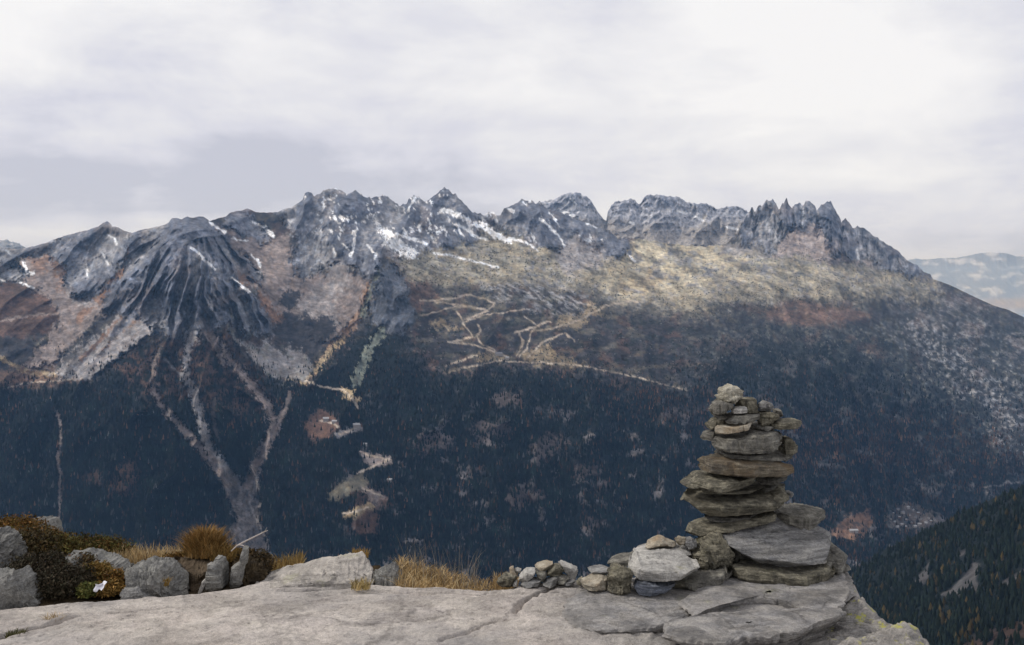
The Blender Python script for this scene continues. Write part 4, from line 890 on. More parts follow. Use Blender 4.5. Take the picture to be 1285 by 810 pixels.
# bottom tier
cs(cA([(415,572),(420,548),(500,545),(600,552),(700,548),(720,575),(716,597),(680,606),(580,612),(480,600),(430,592)]), 5.36, .20, R_OLIVE, 'long low slab at the foot of the cairn', boxy=5)
cs(cA([(700,552),(765,556),(770,575),(720,584),(690,580)]), 5.55, .10, R_GREY)
cs(cA([(290,612),(310,590),(400,574),(425,588),(420,604),(390,618),(320,630)]), 5.30, .13, R_GREY)
cs(cA([(295,545),(330,492),(372,455),(402,490),(428,545),(405,574),(320,576)]), 5.42, .16, R_OLIVE, 'upright wedge leaning at the left foot of the cairn', boxy=2.6)
cs(cA([(560,552),(650,515),(722,495),(766,540),(768,556),(700,570),(600,562)]), 5.52, .22, R_GREY, boxy=5)
cs(cA([(368,472),(400,448),(432,430),(540,432),(620,444),(690,470),(732,505),(650,520),(585,552),(520,546),(460,520),(410,496)]), 5.45, .24, R_LIGHT, 'large light grey slab tilted forward at the cairn base', boxy=6, tilt=.30)
cs(cA([(555,440),(590,428),(615,440),(628,462),(590,465)]), 5.62, .10, R_TAN)
cs(cA([(372,500),(420,488),(480,515),(500,562),(430,585),(375,572)]), 5.56, .14, R_GREY)
# trunk
cs(cB([(75,770),(100,720),(160,695),(230,680),(330,665),(430,645),(492,650),(475,685),(400,705),(290,720),(200,755),(150,792),(90,788)]), 5.58, .19, R_OLIVE)
cs(cB([(485,668),(530,640),(600,628),(680,625),(740,645),(750,680),(730,697),(680,708),(650,742),(610,735),(560,705),(500,695)]), T + .08, .17, R_GREY, 'grey block jutting out at the right of the cairn')
cs(cB([(160,672),(240,652),(440,632),(480,650),(420,668),(300,682),(190,694)]), T + .03, .17, R_GREY)
cs(cB([(45,580),(60,570),(110,572),(200,560),(300,560),(400,550),(460,550),(520,525),(560,530),(575,560),(560,590),(510,620),(440,640),(330,650),(200,666),(130,640),(85,602)]), T, .23, R_OLIVE, 'widest flat stone in the middle of the cairn', boxy=5)
cs(cB([(425,525),(500,508),(548,528),(520,552),(440,560)]), T + .10, .14, R_GREY)
cs(cB([(565,565),(590,560),(598,580),(580,590),(562,585)]), T + .12, .05, R_LIGHT)
cs(cB([(135,540),(200,535),(300,545),(420,530),(500,520),(480,555),(300,566),(140,566)]), T + .04, .17, R_OLIVE)
cs(cB([(60,515),(100,500),(140,475),(200,462),(260,465),(330,480),(410,475),(425,495),(400,527),(330,552),(260,552),(200,542),(140,527),(65,535)]), T - .03, .20, R_OLIVE)
cs(cB([(410,478),(480,466),(560,462),(545,485),(500,505),(430,522),(405,505)]), T + .04, .16, R_GREY)
cs(cB([(135,410),(150,380),(200,373),(300,377),(420,382),(490,398),(560,418),(582,440),(560,467),(480,472),(380,474),(250,466),(160,447)]), T, .21, R_BROWN, 'long rusty brown stone in the upper half of the cairn', boxy=5)
cs(cB([(230,368),(300,352),(460,352),(530,372),(560,405),(480,402),(330,386),(240,382)]), T + .05, .17, R_GREY)
cs(cB([(200,310),(230,285),(310,278),(370,268),(395,245),(440,250),(500,255),(545,285),(548,320),(520,347),(460,364),(350,366),(240,352),(208,335)]), T - .01, .19, R_GREY, 'thick dark grey stone below the small stones of the top')
cs(cB([(540,292),(575,293),(605,335),(608,365),(585,382),(545,375),(530,335)]), T + .08, .12, R_OLIVE)
cs(cB([(520,360),(585,370),(580,400),(560,415),(500,395)]), T + .10, .12, R_GREY)
# crown of small stones
cs(cB([(152,302),(180,275),(218,262),(230,288),(195,312),(158,314)]), T + .05, .09, R_GREY)
cs(cB([(178,240),(210,212),(252,198),(272,228),(238,255),(190,262)]), T + .05, .10, R_OLIVE)
cs(cB([(212,262),(240,238),(300,235),(375,218),(398,230),(372,258),(300,268),(220,284)]), T - .06, .12, R_PALE if False else R_TAN, 'thin tan sliver near the top of the cairn')
cs(cB([(385,240),(430,228),(500,235),(520,256),(440,262),(390,258)]), T + .04, .12, R_GREY)
cs(cB([(262,216),(285,188),(350,182),(425,184),(430,216),(350,224),(270,234)]), T - .03, .12, R_GREY)
cs(cB([(428,182),(480,170),(522,184),(528,212),(490,228),(440,248),(428,225)]), T + .0, .10, R_OLIVE)
cs(cB([(485,238),(520,222),(600,214),(640,213),(650,234),(620,247),(540,266),(498,258)]), T + .0, .10, R_OLIVE, 'flat tongue of stone sticking out right near the top')
cs(cB([(510,168),(535,165),(550,185),(530,205),(505,195)]), T + .10, .07, R_GREY)
cs(cB([(300,166),(310,156),(370,154),(374,184),(305,188)]), T - .06, .05, R_PALE, 'small pale pebble wedged under the top stones')
cs(cB([(186,168),(205,135),(240,116),(292,132),(302,152),(262,184),(205,188)]), T - .02, .10, R_GREY)
cs(cB([(205,186),(262,180),(300,190),(285,212),(230,215)]), T + .04, .09, R_GREY)
cs(cB([(322,125),(350,110),(410,108),(432,130),(432,178),(380,184),(320,158)]), T + .05, .10, R_OLIVE)
cs(cB([(428,142),(460,124),(490,133),(505,160),(475,174),(430,172)]), T + .02, .08, R_LIGHT)
cs(cB([(228,88),(248,60),(285,40),(322,58),(352,86),(333,126),(300,142),(250,130),(230,112)]), T - .01, .10, R_CAP, 'rounded pale tan stone crowning the cairn', boxy=2.4)

# ------------------------------------------------------------------ loose stones round the cairn and the little heap
def ls(pts, Yc, dy, mat, label, group='loose stones on the ledge', **kw): return stone('stone', pts, Yc, dy, mat, None, label, 'stone', group, **kw)
G1 = 'loose stones beside the cairn'
ls(cC([(440,350),(480,320),(620,292),(800,285),(900,310),(930,345),(860,365),(640,360),(470,372)]), 5.40, .16, R_PALE, 'pale flat stone under the rusty pointed one, left of cairn', G1)
ls(cC([(385,450),(440,400),(480,345),(640,330),(800,345),(890,400),(990,488),(930,520),(840,550),(640,566),(480,566),(430,520)]), 5.18, .15, R_PALE, 'whitish layered flat stone lying left of the cairn', G1, boxy=6, tilt=.20, rough=.6, clips=10)
ls(cC([(432,640),(445,575),(520,568),(640,590),(780,612),(795,640),(700,685),(600,700),(480,692)]), 5.10, .10, R_BLUE, 'blue-grey stone under the whitish flat stone', G1)
ls(cC([(210,620),(225,500),(270,440),(330,430),(410,470),(440,560),(440,650),(380,690),(260,692),(215,670)]), 5.14, .11, R_OLIVE, 'blocky olive-grey stone between the tan and blue-grey stones', G1, boxy=2.8)
ls(cC([(215,435),(240,390),(300,375),(370,360),(440,362),(420,410),(360,440),(260,462),(225,458)]), 5.38, .10, R_GREY, 'grey stone resting behind the blocky olive-grey one', G1)
ls(cC([(530,300),(600,230),(640,193),(690,205),(740,240),(800,262),(795,285),(660,290),(560,305)]), 5.44, .09, R_TAN, 'rusty pointed stone on top of the pale flat stone', G1, boxy=2.5)
ls(cC([(800,280),(795,240),(830,212),(875,222),(878,285),(830,295)]), 5.42, .05, R_TAN, 'small round rusty pebble at the left foot of the cairn', G1, boxy=2.3)
ls(cC([(865,290),(880,225),(925,215),(970,260),(955,320),(900,330)]), 5.41, .06, R_LIGHT, 'small grey pebble between rusty pebble and cairn', G1, boxy=2.3)
ls(cC([(50,500),(90,475),(180,472),(262,478),(240,520),(120,528),(55,522)]), 5.30, .08, R_LIGHT, 'thin pale grey stone above the tan stone', G1)
ls(cC([(-25,600),(60,555),(140,528),(200,550),(228,590),(215,655),(120,658),(0,648)]), 5.20, .11, R_TAN, 'rounded tan stone left of the blocky olive-grey one', G1, boxy=2.7)
ls(cC([(850,570),(1000,500),(1110,485),(1215,490),(1210,590),(1090,622),(920,632),(840,620)]), 5.24, .12, R_GREY, 'dull grey stone tucked under the right of the whitish stone', G1)
ls(cC([(640,560),(850,550),(900,590),(850,640),(780,640),(700,600)]), 5.26, .10, R_OLIVE, 'shadowed stone behind the blue-grey stone', G1)
G2 = 'small heap of stones at the back edge of the ledge'
ls(cD([(162,370),(180,310),(240,268),(300,275),(345,330),(310,385),(200,388)]), 5.46, .07, R_OLIVE, 'leftmost rough stone of the small heap', G2)
ls(cD([(280,225),(310,222),(345,270),(360,310),(320,300),(285,262)]), 5.52, .05, R_TAN, 'rust-brown upright chip in the small heap', G2, upright=True)
ls(cD([(328,240),(355,222),(388,240),(385,270),(345,275)]), 5.54, .04, R_PALE, 'small white pebble on the small heap', G2, boxy=2.3)
ls(cD([(355,345),(375,285),(430,240),(490,220),(515,250),(480,300),(400,345)]), 5.46, .07, R_PALE, 'pale sloping stone in the middle of the small heap', G2)
ls(cD([(380,375),(410,335),(470,316),(560,325),(578,350),(520,378),(420,388)]), 5.42, .07, R_LIGHT, 'low pale grey stone at the front of the small heap', G2)
ls(cD([(308,390),(325,355),(355,340),(350,388)]), 5.42, .04, R_PALE, 'tiny pale chip at the front left of the small heap', G2)
ls(cD([(508,220),(560,185),(620,170),(668,185),(650,225),(600,240),(520,245)]), 5.52, .08, R_TAN, 'tan capstone of the small heap', G2)
ls(cD([(512,240),(600,240),(620,290),(580,340),(530,320)]), 5.46, .07, R_GREY, 'dark stone in the centre of the small heap', G2)
ls(cD([(615,285),(640,240),(700,190),(740,195),(770,240),(740,280),(640,292)]), 5.47, .07, R_OLIVE, 'olive stone right of the heap capstone', G2)
ls(cD([(720,190),(760,165),(830,185),(880,215),(895,270),(880,330),(830,320),(780,250)]), 5.52, .09, R_PALE, 'big pale rounded stone at the right of the small heap', G2)
ls(cD([(580,375),(620,325),(680,300),(720,310),(690,375),(640,395)]), 5.40, .06, R_LIGHT, 'light grey wedge at the front of the small heap', G2)
ls(cD([(690,350),(710,290),(780,285),(815,310),(790,350),(720,362)]), 5.42, .06, R_GREY, 'dark grey stone low at the right of the heap', G2)
ls(cD([(740,360),(800,335),(850,325),(880,345),(850,372),(760,380)]), 5.40, .05, R_LIGHT, 'flat chip below the big pale stone of the heap', G2)
ls(cD([(880,370),(900,330),(935,310),(945,345),(920,378)]), 5.36, .04, R_OLIVE, 'small stone between the heap and the tan stone', G2)

# ------------------------------------------------------------------ heath bank at the left: soil, boulders, plants
M_SOIL = rock_material('peaty_soil', (.045, .034, .022), (.07, .05, .03), (.10, .07, .035), 6, .25, (.16, .10, .03), .4, .1, .9, None, 50, .03)
gxb, gyb = np.meshgrid(np.arange(-5.5, -.7, .02), np.arange(5.0, 8.6, .02))
pxb = gxb / gyb * FPX + CX
top_py = np.interp(pxb, [-500, -60, 0, 40, 100, 150, 200, 250, 300, 340, 400, 470, 520], [640, 655, 664, 672, 690, 700, 706, 706, 712, 722, 735, 750, 780])
ytop = np.interp(pxb, [-500, 0, 150, 340, 470], [6.7, 6.5, 6.3, 6.15, 6.2])
ztop = EYE - (top_py - HY) / FPX * ytop
edge_y = np.interp(pxb, [-500, 0, 130, 245, 300, 345, 369, 455, 520], [4.8, 5.0, 5.15, 5.27, 5.38, 5.6, 5.76, 6.0, 6.1])
tb = np.clip((gyb - edge_y) / np.maximum(ytop - edge_y, .15), 0, None)
zb_ = np.where(tb <= 1, (-.07 + (ztop + .07) * smooth(0, 1, tb)), ztop - .9 * (gyb - ytop) - .6 * np.maximum(gyb - ytop, 0)**2)
zb_ = zb_ + .05 * fbm(gxb * 1.8, gyb * 1.8, 4, 601) + .02 * fbm(gxb * 8, gyb * 8, 4, 602)
zb_ = np.where(gyb < edge_y, np.minimum(zb_, -.1), zb_)
bank = mesh_from('heath_bank', np.stack([gxb, gyb, zb_], -1).reshape(-1, 3), grid_faces(*gxb.shape), M_SOIL)
tag(bank, 'dark peaty bank behind the left of the ledge', None, None, 'structure')
def bank_at(x, y):
    i = int(np.clip(round((x + 5.5) / .02), 0, gxb.shape[1] - 1)); j = int(np.clip(round((y - 5.0) / .02), 0, gxb.shape[0] - 1)); return float(zb_[j, i])
def e1(p): return [(x / 6.23, 630 + y / 6.23) for x, y in p]
def e2(p): return [(180 + x / 6.23, 640 + y / 6.23) for x, y in p]
def e3(p): return [(360 + x / 4.942, 670 + y / 4.942) for x, y in p]
def sink(pts, d=14):
    lo = max(q[1] for q in pts); hi = min(q[1] for q in pts); return [(q[0], q[1] + d * smooth(.55, .9, (q[1] - hi) / (lo - hi))) for q in pts]
def boulder(pts, Yc, dy, mat, label, **kw):
    pts = sink(pts); return stone('boulder', pts, Yc, dy, mat, None, label, 'boulder', 'boulders on the heath bank', **dict(dict(ns=84, nk=60, lay=3.0), **kw))
boulder(e1([(90,130),(200,110),(350,112),(372,170),(395,250),(440,262),(430,290),(330,300),(230,290),(120,260),(60,200)]), 6.45, .30, R_BOULD, 'pale grey flat-topped boulder highest on the bank at left', boxy=5)
boulder(e1([(-260,200),(-60,170),(20,185),(100,220),(135,300),(150,420),(130,560),(40,640),(-260,680)]), 5.75, .28, R_BOULD, 'dark grey boulder at the left edge behind the smooth one', boxy=3)
boulder(e1([(-300,560),(-100,520),(10,540),(60,560),(140,470),(190,440),(270,540),(280,600),(350,690),(350,760),(200,800),(-300,840)]), 5.32, .26, R_BOULD, 'smooth grey boulder cut by the left edge, nearest the ledge', boxy=5)
boulder(e1([(545,400),(600,355),(660,340),(760,395),(850,415),(960,450),(1010,500),(1050,590),(1040,660),(960,690),(880,640),(800,600),(700,540),(600,480)]), 5.80, .22, R_BOULD, 'long low grey boulder behind the white scrap of paper')
boulder(e2([(-120,460),(-70,400),(0,360),(90,348),(180,352),(235,390),(280,460),(320,560),(345,640),(280,655),(180,650),(60,640),(-60,640)]), 5.52, .20, R_BOULD, 'rounded streaky grey boulder in front of the bare soil', boxy=2.8)
boulder(e1([(960,680),(1010,635),(1110,612),(1180,660),(1225,690),(1180,712),(980,712)]), 5.36, .10, R_LIGHT, 'small flat grey boulder lying at the edge of the ledge', boxy=3)
boulder(e1([(320,370),(380,345),(430,370),(455,420),(400,440),(330,410)]), 6.1, .1, R_BOULD, 'little grey rock poking out of the dark shrubs')
boulder([(262,738),(300,729),(330,721),(345,714),(369,706),(395,699),(420,695),(455,691),(468,696),(473,712),(471,730),(400,738),(300,744)], 5.62, .30, R_WHALE, 'pale whaleback rock with yellow lichen behind the ledge', boxy=3.4, ns=110)
boulder(e3([(545,270),(550,200),(590,180),(650,170),(690,190),(718,240),(712,285),(640,295),(560,290)]), 5.62, .13, R_BOULD, 'small speckled grey boulder left of the golden grass')
def shard(pts, Yc, dy, label, mat=R_LIGHT, **kw):
    pts = sink(pts, 9); return stone('rock_shard', pts, Yc, dy, mat, None, label, 'rock shard', 'upright shards behind the ledge', **dict(dict(ns=48), **kw))
shard(e2([(510,585),(525,440),(545,375),(590,368),(640,385),(662,440),(668,540),(620,570),(560,588)]), 5.58, .10, 'squat upright slab leaning left of the pointed shard', R_BOULD, upright=True, rough=.5, clips=8, lay=1.0)
shard(e2([(680,545),(700,440),(760,410),(780,310),(800,288),(822,300),(815,400),(805,480),(800,548),(740,552)]), 5.60, .07, 'thin pointed shard standing upright near the twig', R_BOULD, boxy=3.2, upright=True, rough=.5, clips=6, lay=1.0)
shard(e2([(430,590),(470,540),(520,480),(530,500),(490,560),(460,592)]), 5.52, .04, 'small tilted chip at the foot of the squat slab', R_PALE)
shard(e2([(500,430),(520,412),(545,420),(540,450),(515,450)]), 5.56, .03, 'tiny pale chip stuck beside the squat upright slab', R_PALE)
stone('peat_clod', sink(e2([(690,420),(760,350),(820,320),(880,340),(940,390),(975,460),(960,510),(880,535),(800,540),(700,520)])), 5.72, .16, M_SOIL, None, 'dark lump of peat behind the pointed shard', 'peat clod', ns=60, nk=40, boxy=2.4, rough=1.4)
stone('peat_bank', sink(e2([(220,400),(300,370),(420,345),(560,345),(640,370),(680,430),(600,560),(480,620),(380,640),(300,600)])), 5.82, .22, M_SOIL2 if False else rock_material('bare_brown_soil', (.13, .095, .06), (.10, .075, .05), (.16, .12, .08), 6, .1, (.1, .09, .05), .4, .1, .9, None, 60, .02), None, 'bare brown soil bank under the round tussock', 'soil bank', ns=60, nk=40, boxy=2.4)

# crumpled paper scrap and the bleached twig
pv_ = []
pc = P(*e1([(783, 662)])[0], 5.22)
gr = 9
for i in range(gr):
    for j in range(gr):
        u, w_ = (i / (gr - 1) - .5), (j / (gr - 1) - .5)
        pin = 1 - .30 * (abs(math.sin(2 * math.atan2(w_, u))) < .45); crease = .010 * math.sin(u * 6 + 1) + .008 * math.cos(w_ * 8 + u * 3)
        pv_.append((pc.x + u * .050 * (1 + .2 * w_) + w_ * .012, pc.y + w_ * .020 + crease, pc.z + w_ * .036 * pin + u * .014 + .004 * math.sin(9 * u)))
fr = grid_faces(gr, gr)
M_PAPER = flat_mat('white_paper', (.72, .71, .76), .7)
po = mesh_from('paper_scrap', np.array(pv_), fr, M_PAPER, flat=True)
so = po.modifiers.new('thickness', 'SOLIDIFY'); so.thickness = .0015
tag(po, 'small crumpled white paper scrap lying in the heath', 'paper')
def tube(name, pts, radii, mat, parent=None, sides=8):
    pts = [Vector(p) for p in pts]; v = []; f = []
    for k, p in enumerate(pts):
        d = (pts[min(k + 1, len(pts) - 1)] - pts[max(k - 1, 0)]).normalized(); a = d.orthogonal().normalized(); b = d.cross(a)
        for s in range(sides):
            t_ = 2 * math.pi * s / sides; v.append(tuple(p + (a * math.cos(t_) + b * math.sin(t_)) * radii[k]))
    for k in range(len(pts) - 1):
        for s in range(sides):
            s2 = (s + 1) % sides; f.append((k * sides + s, k * sides + s2, (k + 1) * sides + s2, (k + 1) * sides + s))
    return mesh_from(name, np.array(v), np.array(f), mat, parent)
M_TWIG = flat_mat('bleached_wood', (.42, .37, .33))
tw = bpy.data.objects.new('twig', None); COL.objects.link(tw)
tpts = [P(290, 692, 5.66), P(297, 685.5, 5.65), P(303, 682, 5.65), P(312, 677.5, 5.67), P(322, 672.5, 5.70), P(330, 668.5, 5.72), P(336, 666, 5.74)]
tube('stem', tpts, [.003, .0045, .005, .0045, .004, .0035, .002], M_TWIG, tw)
tube('branch', [P(299, 684, 5.65), P(304, 684.5, 5.64), P(309, 687, 5.62), P(312, 691, 5.61)], [.003, .003, .0025, .0015], M_TWIG, tw)
tube('branch', [P(328, 669.5, 5.715), P(333, 666, 5.71), P(335, 662, 5.70)], [.0025, .002, .001], M_TWIG, tw)
tag(tw, 'bleached forked twig lying across the top of the pointed shard', 'twig')

# ------------------------------------------------------------------ plants
M_LEAF = tint_material('plant_leaves', .8, 14.0, .45, spec=.15)
def blades(name, bases, h, lean, tints, label, cat, group=None, width=.0028, kind=None, parent=None):
    """grass: thin curved tapering blades"""
    n = len(bases); hs = h * (.35 + 1.0 * rng.uniform(0, 1, n)**1.3); az = rng.uniform(0, 6.28, n); ln = lean * rng.uniform(.2, 1.3, n)
    dx, dy_ = np.cos(az) * ln, np.sin(az) * ln * .7
    sxv, syv = -np.sin(az + rng.uniform(-.8, .8, n)), np.cos(az)
    V_ = []
    for s_, w_ in ((0, 1.), (.4, .9), (.75, .6), (1, .08)):
        bend = s_**2
        c = bases + np.stack([dx * hs * bend, dy_ * hs * bend, hs * (s_ - .25 * ln * bend)], -1)
        wv = np.stack([sxv, syv * .3, 0 * sxv], -1) * width * w_ * rng.uniform(.7, 1.4, (n, 1))
        V_.append(c - wv); V_.append(c + wv)
    v = np.stack(V_, 1).reshape(-1, 3); i = np.arange(n)[:, None] * 8
    f = np.concatenate([i + np.array([[a, a + 1, a + 3, a + 2]]) for a in (0, 2, 4)])
    o = mesh_from(name, v, f, M_LEAF, parent, cols=np.repeat(tints, 8, 0), flat=True)
    return tag(o, label, cat, group, kind)
def mixc(n, *cols_):
    c = np.array(cols_, np.float32); w_ = rng.dirichlet(np.ones(len(c)) * .7, n).astype(np.float32)
    return (w_ @ c) * rng.uniform(.6, 1.35, (n, 1))
GG = [(.38, .25, .10), (.46, .33, .16), (.29, .17, .07), (.50, .41, .25)]
def scatter(n, pts, Y0, Y1, zf, jitter=.02):
    """n base points spread over a strip given by pixel columns and depth"""
    out_ = []
    for _ in range(n):
        px = random.uniform(pts[0], pts[1]); Y = random.uniform(Y0, Y1); x = (px - CX) / FPX * Y
        out_.append((x, Y, zf(px, Y)))
    return np.array(out_)
def zline(xs, ys, Yr):
    """ground height under a photographed base line"""
    return lambda px, Y: EYE - (np.interp(px, xs, ys) - HY) / FPX * Yr
# golden grass behind the slab
n = 5200
b_ = scatter(n, (498, 640), 5.42, 5.95, lambda px, Y: EYE - (np.interp(px, [498, 520, 560, 600, 640], [712, 716, 724, 730, 734]) - HY) / FPX * (5.7) - .05 + random.uniform(-.03, .02) - .12 * max(0, Y - 5.75))
keep_ = rng.uniform(0, 1, n) < np.interp((b_[:, 0] / b_[:, 1] * FPX + CX), [498, 515, 570, 605, 640], [1, 1, .9, .6, .25]); b_ = b_[keep_]
gpx = b_[:, 0] / b_[:, 1] * FPX + CX
blades('grass_patch', b_, .088 * np.interp(gpx, [498, 530, 600, 640], [1.0, .85, .42, .3]), 1.0, mixc(len(b_), *GG), 'golden dry grass growing behind the middle of the ledge', None, None, .0022, 'stuff')
b_ = scatter(170, (500, 600), 5.6, 5.9, lambda px, Y: EYE - (np.interp(px, [498, 560, 600], [712, 722, 730]) - HY) / FPX * 5.7 - .05)
blades('grass_patch', b_, .20, .45, mixc(170, (.18, .17, .16), (.30, .26, .2)), 'thin grey seed stalks rising from the golden grass', None, None, .0011, 'stuff')
# straw grass strip along the bank
b_ = scatter(1500, (140, 240), 6.0, 6.3, lambda px, Y: EYE - (np.interp(px, [140, 165, 190, 240], [704, 702, 703, 704]) - HY) / FPX * 6.1 - .03)
blades('grass_patch', b_, .085, .5, mixc(1500, *GG, (.6, .48, .28)), 'straw coloured grass along the crest of the bank', None, None, .0025, 'stuff')
b_ = scatter(1300, (330, 380), 5.85, 6.2, lambda px, Y: EYE - (np.interp(px, [330, 355, 380], [716, 714, 708]) - HY) / FPX * 6.0 - .04)
blades('grass_patch', b_, .08, .5, mixc(1300, (.33, .2, .07), (.4, .3, .12), (.22, .16, .07)), 'short gold grass between the peat clod and the whaleback rock', None, None, .0025, 'stuff')
b_ = scatter(500, (620, 650), 5.5, 5.75, lambda px, Y: EYE - (733 - HY) / FPX * 5.6 - .03)
blades('grass_patch', b_, .06, .5, mixc(500, *GG), 'little golden grass at the left of the stone heap', None, None, .0022, 'stuff')
def tuft(px, py, Y, rx, n, h, lean, cols_, label, dome=0.0, name='grass_tuft', cat='grass tuft', group=None, width=.0022):
    p0 = P(px, py, Y); a = rng.uniform(0, 6.28, n); r_ = rx * np.sqrt(rng.uniform(0, 1, n))
    bs = np.stack([np.cos(a) * r_, np.sin(a) * r_ * .8, dome * (1 - (r_ / rx)**2)], -1)
    o = blades(name, bs, h, lean, mixc(n, *cols_), label, cat, group, width); o.location = p0; return o
tuft(258, 697, 5.85, .115, 3200, .105, .9, [(.20, .10, .025), (.30, .16, .05), (.10, .07, .025), (.38, .25, .10)], 'round rusty brown grass tussock above the bare soil bank', .07, 'grass_tussock', 'tussock', None, .0024)
tuft(283, 702, 5.8, .09, 900, .06, .8, [(.2, .11, .03), (.28, .17, .06), (.12, .09, .03)], 'low brown grass tuft right of the round tussock', .03)
tuft(452, 739, 5.34, .055, 260, .05, .9, [(.42, .3, .12), (.5, .38, .2), (.2, .17, .06)], 'small straw tuft in the crack before the whaleback rock')
tuft(452, 700, 5.95, .05, 260, .05, .8, [(.4, .24, .07), (.3, .2, .06)], 'tiny gold tuft on top behind the speckled boulder')
tuft(66, 785, 4.82, .04, 220, .06, .9, [(.42, .33, .2), (.5, .4, .26), (.3, .2, .1)], 'dry straw tuft growing in the ledge crack at lower left')
tuft(20, 800, 4.63, .045, 260, .035, .9, [(.07, .075, .03), (.15, .13, .05), (.05, .05, .02)], 'small green tuft in the ledge crack near the corner')
tuft(200, 735, 5.42, .05, 420, .045, 1.0, [(.40, .24, .05), (.3, .2, .06)], 'rusty moss tuft before the rounded streaky boulder')
def shrub(px, py, Y, rx, ry, h, n, cols_, label, leaf=.010, stems=26, group='dwarf shrubs on the heath bank'):
    root = bpy.data.objects.new('dwarf_shrub', None); COL.objects.link(root); root.location = P(px, py, Y)
    k = rng.normal(0, 1, (n, 3)); k /= np.linalg.norm(k, axis=1)[:, None]; r_ = rng.uniform(.35, 1, n)**.5
    lump = 1 + .35 * perlin2(k[:, 0] * 2.4 + px, k[:, 1] * 2.4 + k[:, 2] * 1.7, int(px))
    c = k * r_[:, None] * lump[:, None] * np.array([rx, ry, h]); c[:, 2] = np.abs(c[:, 2]) * .95 + rng.uniform(-.02, .02, n)
    u = rng.normal(0, 1, (n, 3)); u /= np.linalg.norm(u, axis=1)[:, None]; w_ = np.cross(u, rng.normal(0, 1, (n, 3))); w_ /= np.linalg.norm(w_, axis=1)[:, None]
    sz = leaf * rng.uniform(.5, 1.3, (n, 1))
    v = np.stack([c - u * sz, c - w_ * sz * .45, c + u * sz, c + w_ * sz * .45], 1).reshape(-1, 3)
    f = np.arange(4 * n).reshape(n, 4)
    cl = mixc(n, *cols_) * (1 + .5 * fbm(c[:, 0] * 14 + px, c[:, 1] * 14 + c[:, 2] * 10, 3, 77)[:, None])
    o = mesh_from('foliage', v, f, M_LEAF, root, cols=np.repeat(np.maximum(cl, .004), 4, 0), flat=True)
    sv_, sf = [], []
    for _ in range(stems):
        a = rng.normal(0, 1, 3); a[2] = abs(a[2]) + .4; a /= np.linalg.norm(a); e_ = a * np.array([rx, ry, h]) * .95; b0 = e_ * np.array([.35, .35, 0]); wd = .0025; m_ = len(sv_)
        sv_ += [b0 + [-wd, 0, -.02], b0 + [wd, 0, -.02], e_ + [wd * .4, 0, 0], e_ + [-wd * .4, 0, 0], b0 + [0, wd, -.02]]; sf += [(m_, m_ + 1, m_ + 2, m_ + 3), (m_ + 4, m_, m_ + 3, m_ + 2)]
    mesh_from('stems', np.array(sv_), np.array(sf), M_LEAF, root, cols=np.repeat(C(.09, .065, .05)[None], len(sv_), 0), flat=True)
    return tag(root, label, 'shrub', group)
DK = [(.035, .034, .018), (.05, .038, .025), (.07, .048, .03), (.02, .022, .014)]
RD = [(.13, .07, .02), (.09, .075, .02), (.16, .06, .025), (.05, .055, .015)]
OR = [(.26, .13, .03), (.18, .11, .03), (.12, .09, .025), (.30, .18, .06)]
GN = [(.06, .08, .02), (.09, .10, .03), (.13, .11, .03)]
def e1p(x, y): return e1([(x, y)])[0]
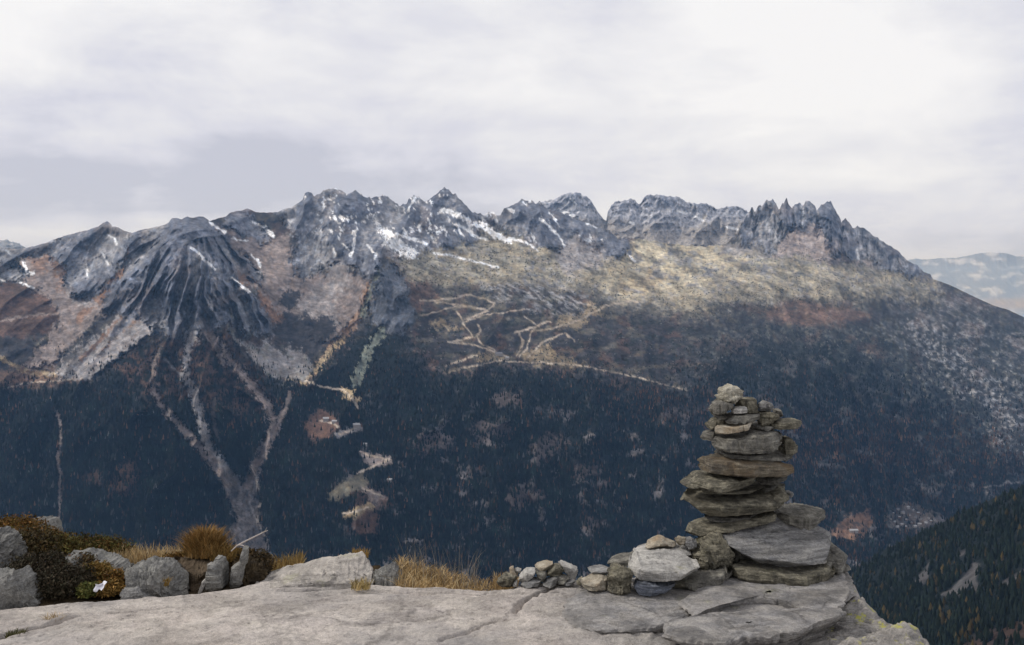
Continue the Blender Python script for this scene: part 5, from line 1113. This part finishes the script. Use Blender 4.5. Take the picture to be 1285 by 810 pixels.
for (x, y, Y, rx, ry, h, n, cl, lb) in [
 (420, 700, 5.42, .18, .14, .125, 5200, DK, 'dark heather shrub right beside the smooth left boulder'),
 (330, 560, 5.62, .22, .16, .11, 5200, DK, 'blackish heather mound above the smooth left boulder'),
 (560, 680, 5.48, .16, .12, .13, 3600, DK, 'low dark shrub left of the white scrap of paper'),
 (250, 400, 6.05, .22, .18, .14, 4200, DK + RD[:2], 'brown-green heath shrub below the flat-topped boulder'),
 (80, 240, 6.3, .22, .18, .10, 3800, RD + OR[:1], 'rusty bilberry clump left of the flat-topped boulder'),
 (330, 330, 6.2, .18, .15, .08, 3400, RD + GN[:1] + OR[:1], 'yellow-rusty bilberry clump right under the flat-topped boulder'),
 (480, 420, 6.1, .16, .14, .12, 3200, RD + GN, 'reddish green bilberry clump left of the long low boulder'),
 (640, 380, 6.28, .20, .15, .09, 3400, DK + RD[:2] + GN[:1], 'dark bilberry fringe on the skyline behind the long low boulder'),
 (800, 390, 6.25, .18, .14, .09, 3400, RD + GN[:2], 'green and red bilberry clump on the skyline left of the straw grass'),
 (600, 540, 5.72, .13, .11, .09, 2800, RD + DK[:2], 'russet shrub in front of the long low boulder'),
 (760, 570, 5.62, .10, .10, .06, 2600, OR + GN[:1], 'orange mossy clump above the white scrap of paper'),
 (850, 690, 5.42, .09, .08, .04, 2400, OR, 'orange-brown clump right of the white scrap of paper'),
 (690, 700, 5.36, .06, .06, .03, 1800, GN, 'small bright green clump under the white scrap of paper'),
 (900, 640, 5.52, .10, .09, .07, 1800, RD + OR[:1], 'rusty clump between the paper scrap and small flat boulder')]:
    X_, Y_ = e1p(x, y); shrub(X_, Y_, Y, rx, ry, h, n, cl, lb)
for (px, py, Y, rx, ry, h, n, cl, lb) in [(318, 712, 5.78, .12, .10, .10, 2400, DK + RD[:1], 'dark mossy shrub covering the peat clod'), (232, 706, 5.95, .14, .10, .05, 2200, RD + OR[:2], 'rusty low fringe left of the round tussock'), (300, 702, 5.9, .12, .10, .05, 2000, OR + DK[:1], 'brown fringe behind the squat upright slab')]:
    shrub(px, py, Y, rx, ry, h, n, cl, lb)
HAZE_DENSITY = 2.3e-5
# ------------------------------------------------------------------ haze in the air
hm = bpy.data.materials.new('haze_air'); hm.use_nodes = True; ht = hm.node_tree; ht.nodes.clear()
pv = N(ht, 'ShaderNodeVolumePrincipled', inp={'Color': (0.29, 0.55, 1.0, 1), 'Density': HAZE_DENSITY, 'Anisotropy': 0.0, 'Absorption Color': (1, 1, 1, 1)})
ho = N(ht, 'ShaderNodeOutputMaterial'); ht.links.new(pv.outputs[0], ho.inputs['Volume'])
x0, x1, ya, yb, za, zb = -42000, 42000, -400, 61000, -1200, 1020
hv = np.array([(x, y, z) for z in (za, zb) for y in (ya, yb) for x in (x0, x1)], float)
hf = np.array([(0, 2, 3, 1), (4, 5, 7, 6), (0, 1, 5, 4), (2, 6, 7, 3), (0, 4, 6, 2), (1, 3, 7, 5)])
haze = mesh_from('haze', hv, hf, hm, flat=True); tag(haze, 'bluish haze filling the valley air', None, None, 'stuff')
